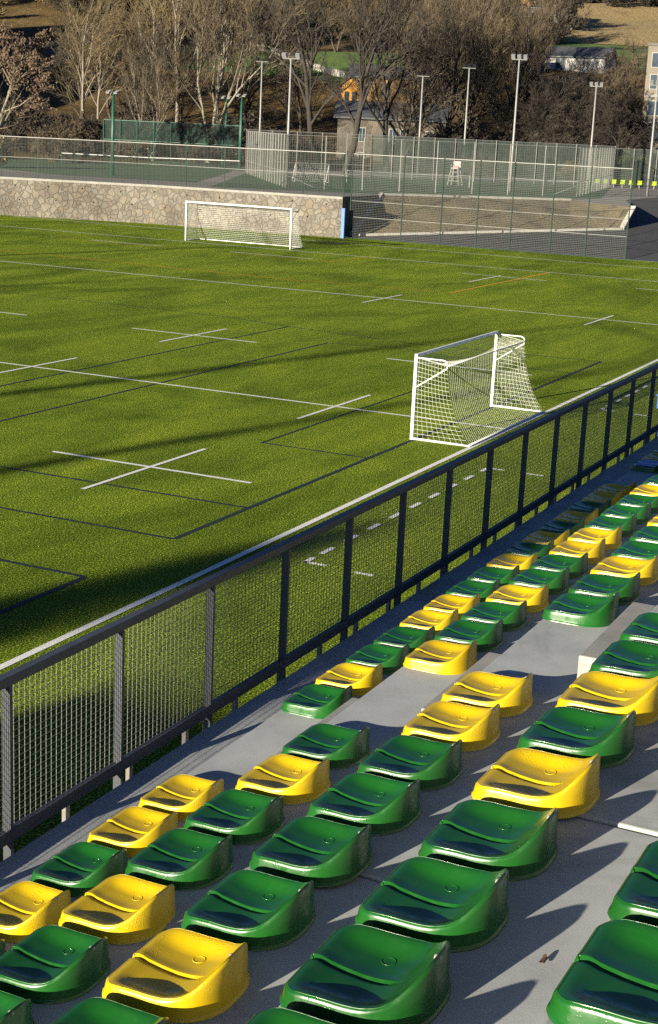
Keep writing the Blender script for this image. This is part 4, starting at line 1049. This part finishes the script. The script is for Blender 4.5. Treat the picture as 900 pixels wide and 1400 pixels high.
# the wood
rw = random.Random(12)
zones = [  # u0, u1, r0, r1, n, kinds, label, smin, smax
 (110, 445, 192, 214, 9, ('brown','birch','dark','vase'), 'bare brown tree in the wood behind the left courts', .7, 1.0),
 (150, 270, 216, 240, 4, ('brown','golden','birch','poplar'), 'bare brown tree on the slope below the road parapet', .75, 1.05),
 (120, 280, 262, 300, 7, ('golden','brown','golden'), 'golden brown bare tree high on the slope above the parapet', .7, 1.0),
 (560, 690, 212, 250, 9, ('poplar','brown','golden','poplar'), 'bare tree in the brown wood left of the barn', .85, 1.15),
 (300, 470, 262, 300, 6, ('brown','dark','golden'), 'bare tree above the parapet behind the dark vase trees', .75, 1.0),
 (560, 690, 256, 310, 8, ('brown','golden','dark'), 'bare tree high in the wood above the timber house', .75, 1.05),
 (690, 880, 190, 212, 10, ('dark','brown','dark'), 'dark bare tree in the thicket below the barn', .55, .8),
]
for (u0, u1, r0, r1, n, kinds, lb, s0, s1) in zones:
    for k in range(n):
        u = u0+(u1-u0)*(k+rw.uniform(.1,.9))/n; r_ = rw.uniform(r0, r1)
        if 455 < u < 560 and r_ < 235 and s0 > .65: r_ = 262
        plant(kinds[k % len(kinds)], *P_(u, r_), lb, lb.replace('bare tree', 'bare trees').replace('brown tree', 'brown trees'), rw.uniform(s0, s1), rw.uniform(0, 6.2))
for (u0, u1, r0, r1, n, kinds, lb) in [
 (105, 440, 176, 196, 16, ('bush','darkbush','darkbush'), 'bare twiggy bush in the undergrowth behind the left courts'),
 (560, 880, 176, 196, 20, ('darkbush','bush','darkbush'), 'dark twiggy bush in the thicket behind the court screen'),
 (-10, 110, 178, 196, 7, ('darkbush',), 'dark bush in the shade below the road'),
 (-20, 420, 300, 345, 20, ('bush','ochre','bush'), 'dry brown bush on the upper slope at the left'),
 (760, 910, 372, 400, 12, ('darkbush','darkbush'), 'dark hedge bush along the top of the dry field'),
 (640, 770, 300, 330, 8, ('bush','darkbush'), 'brown bush beside the dry field wall')]:
    for k in range(n):
        u = u0+(u1-u0)*(k+rw.uniform(.1,.9))/n; r_ = rw.uniform(r0, r1)
        plant(kinds[k % len(kinds)], *P_(u, r_), lb, lb.replace('bush', 'bushes'), rw.uniform(.9, 1.5)*(1.35 if r0 > 250 else 1), rw.uniform(0, 6.2))

# conifers beyond the near end of the pitch, left of the picture: their long soft shadows reach across the turf
def conifer(seed, h, w_):
    r_ = random.Random(seed); t = MB(); c_ = MB(); t.tube([(0,0,-.3),(0,0,h*.97)], [.28,.03], 7)
    n = int(h*3.2)
    for k in range(n):
        z = h*.12 + h*.86*k/n; rad = w_*(1-(z/h)**4)**.6+.1; a0 = r_.uniform(0, 6.28)
        for j in range(7):
            a = a0+j*.9+r_.uniform(-.2,.2); L_ = rad*r_.uniform(.75,1.1); d = Vector((math.cos(a), math.sin(a), -.28)); s_ = Vector((-math.sin(a), math.cos(a), 0))*L_*.28
            p0 = Vector((0,0,z)); p1 = p0+d*L_*.6; p2 = p0+d*L_
            c_.quad(tuple(p0), tuple(p1-s_), tuple(p2), tuple(p1+s_)); c_.quad(tuple(p0+Vector((0,0,-.15))), tuple(p1-s_*.6+Vector((0,0,-.35))), tuple(p2+Vector((0,0,-.3))), tuple(p1+s_*.6+Vector((0,0,-.3))))
    return t, c_
cf = thing('conifer_tree', (0,0,0), 'c', 'tree'); a_, b_ = conifer(4, 18, 2.1); part(a_, 'trunk', M['bark'], cf); part(b_, 'crown', M['needles'], cf)
CON = [(-46, 30.9, (1.0,1.0,.95)), (-47, 39.4, (.21,.21,1.32)), (-44, 46.2, (.21,.21,1.42)), (-48, 69.5, (.3,.3,1.45))]
for k, (x, y, s_) in enumerate(CON):
    lb = 'conifer standing beyond the near end of the pitch'
    if k == 0: cf.location = (x, y, 0); cf.scale = s_; cf['label'] = lb; cf['group'] = 'conifers beyond the near end of the pitch'
    else: dup(cf, (x, y, 0), k*1.1, lb, 'conifers beyond the near end of the pitch', s_)
building('shade_tower', -36, 19.85, 3.6, 4, 17.2, 0, M['white_render'], M['slate'], 'tall narrow pale block added out of view to shade the railing and front row', 0, z0=0.0, gable=False, over=.0, wins=[(v, z, 1.2, 1.5) for v in (-.9, .9) for z in (1.2, 4.4, 7.6, 10.8, 14.0)])  # added unseen block, sized so its shadow covers the far railing and front seats
building('shade_wing', -36, 23.05, 2.75, 4, 11.2, 0, M['grey_wall'], M['slate'], 'lower grey block added out of view beside the pale one to shade the turf', 0, z0=0.0, gable=False, over=.0, wins=[(0, z, 1.2, 1.5) for z in (1.2, 4.4, 7.6)])  # added unseen lower block, its height set by where the turf shadow ends
for o in bpy.data.objects:
    if '_o' in o: del o['_o']
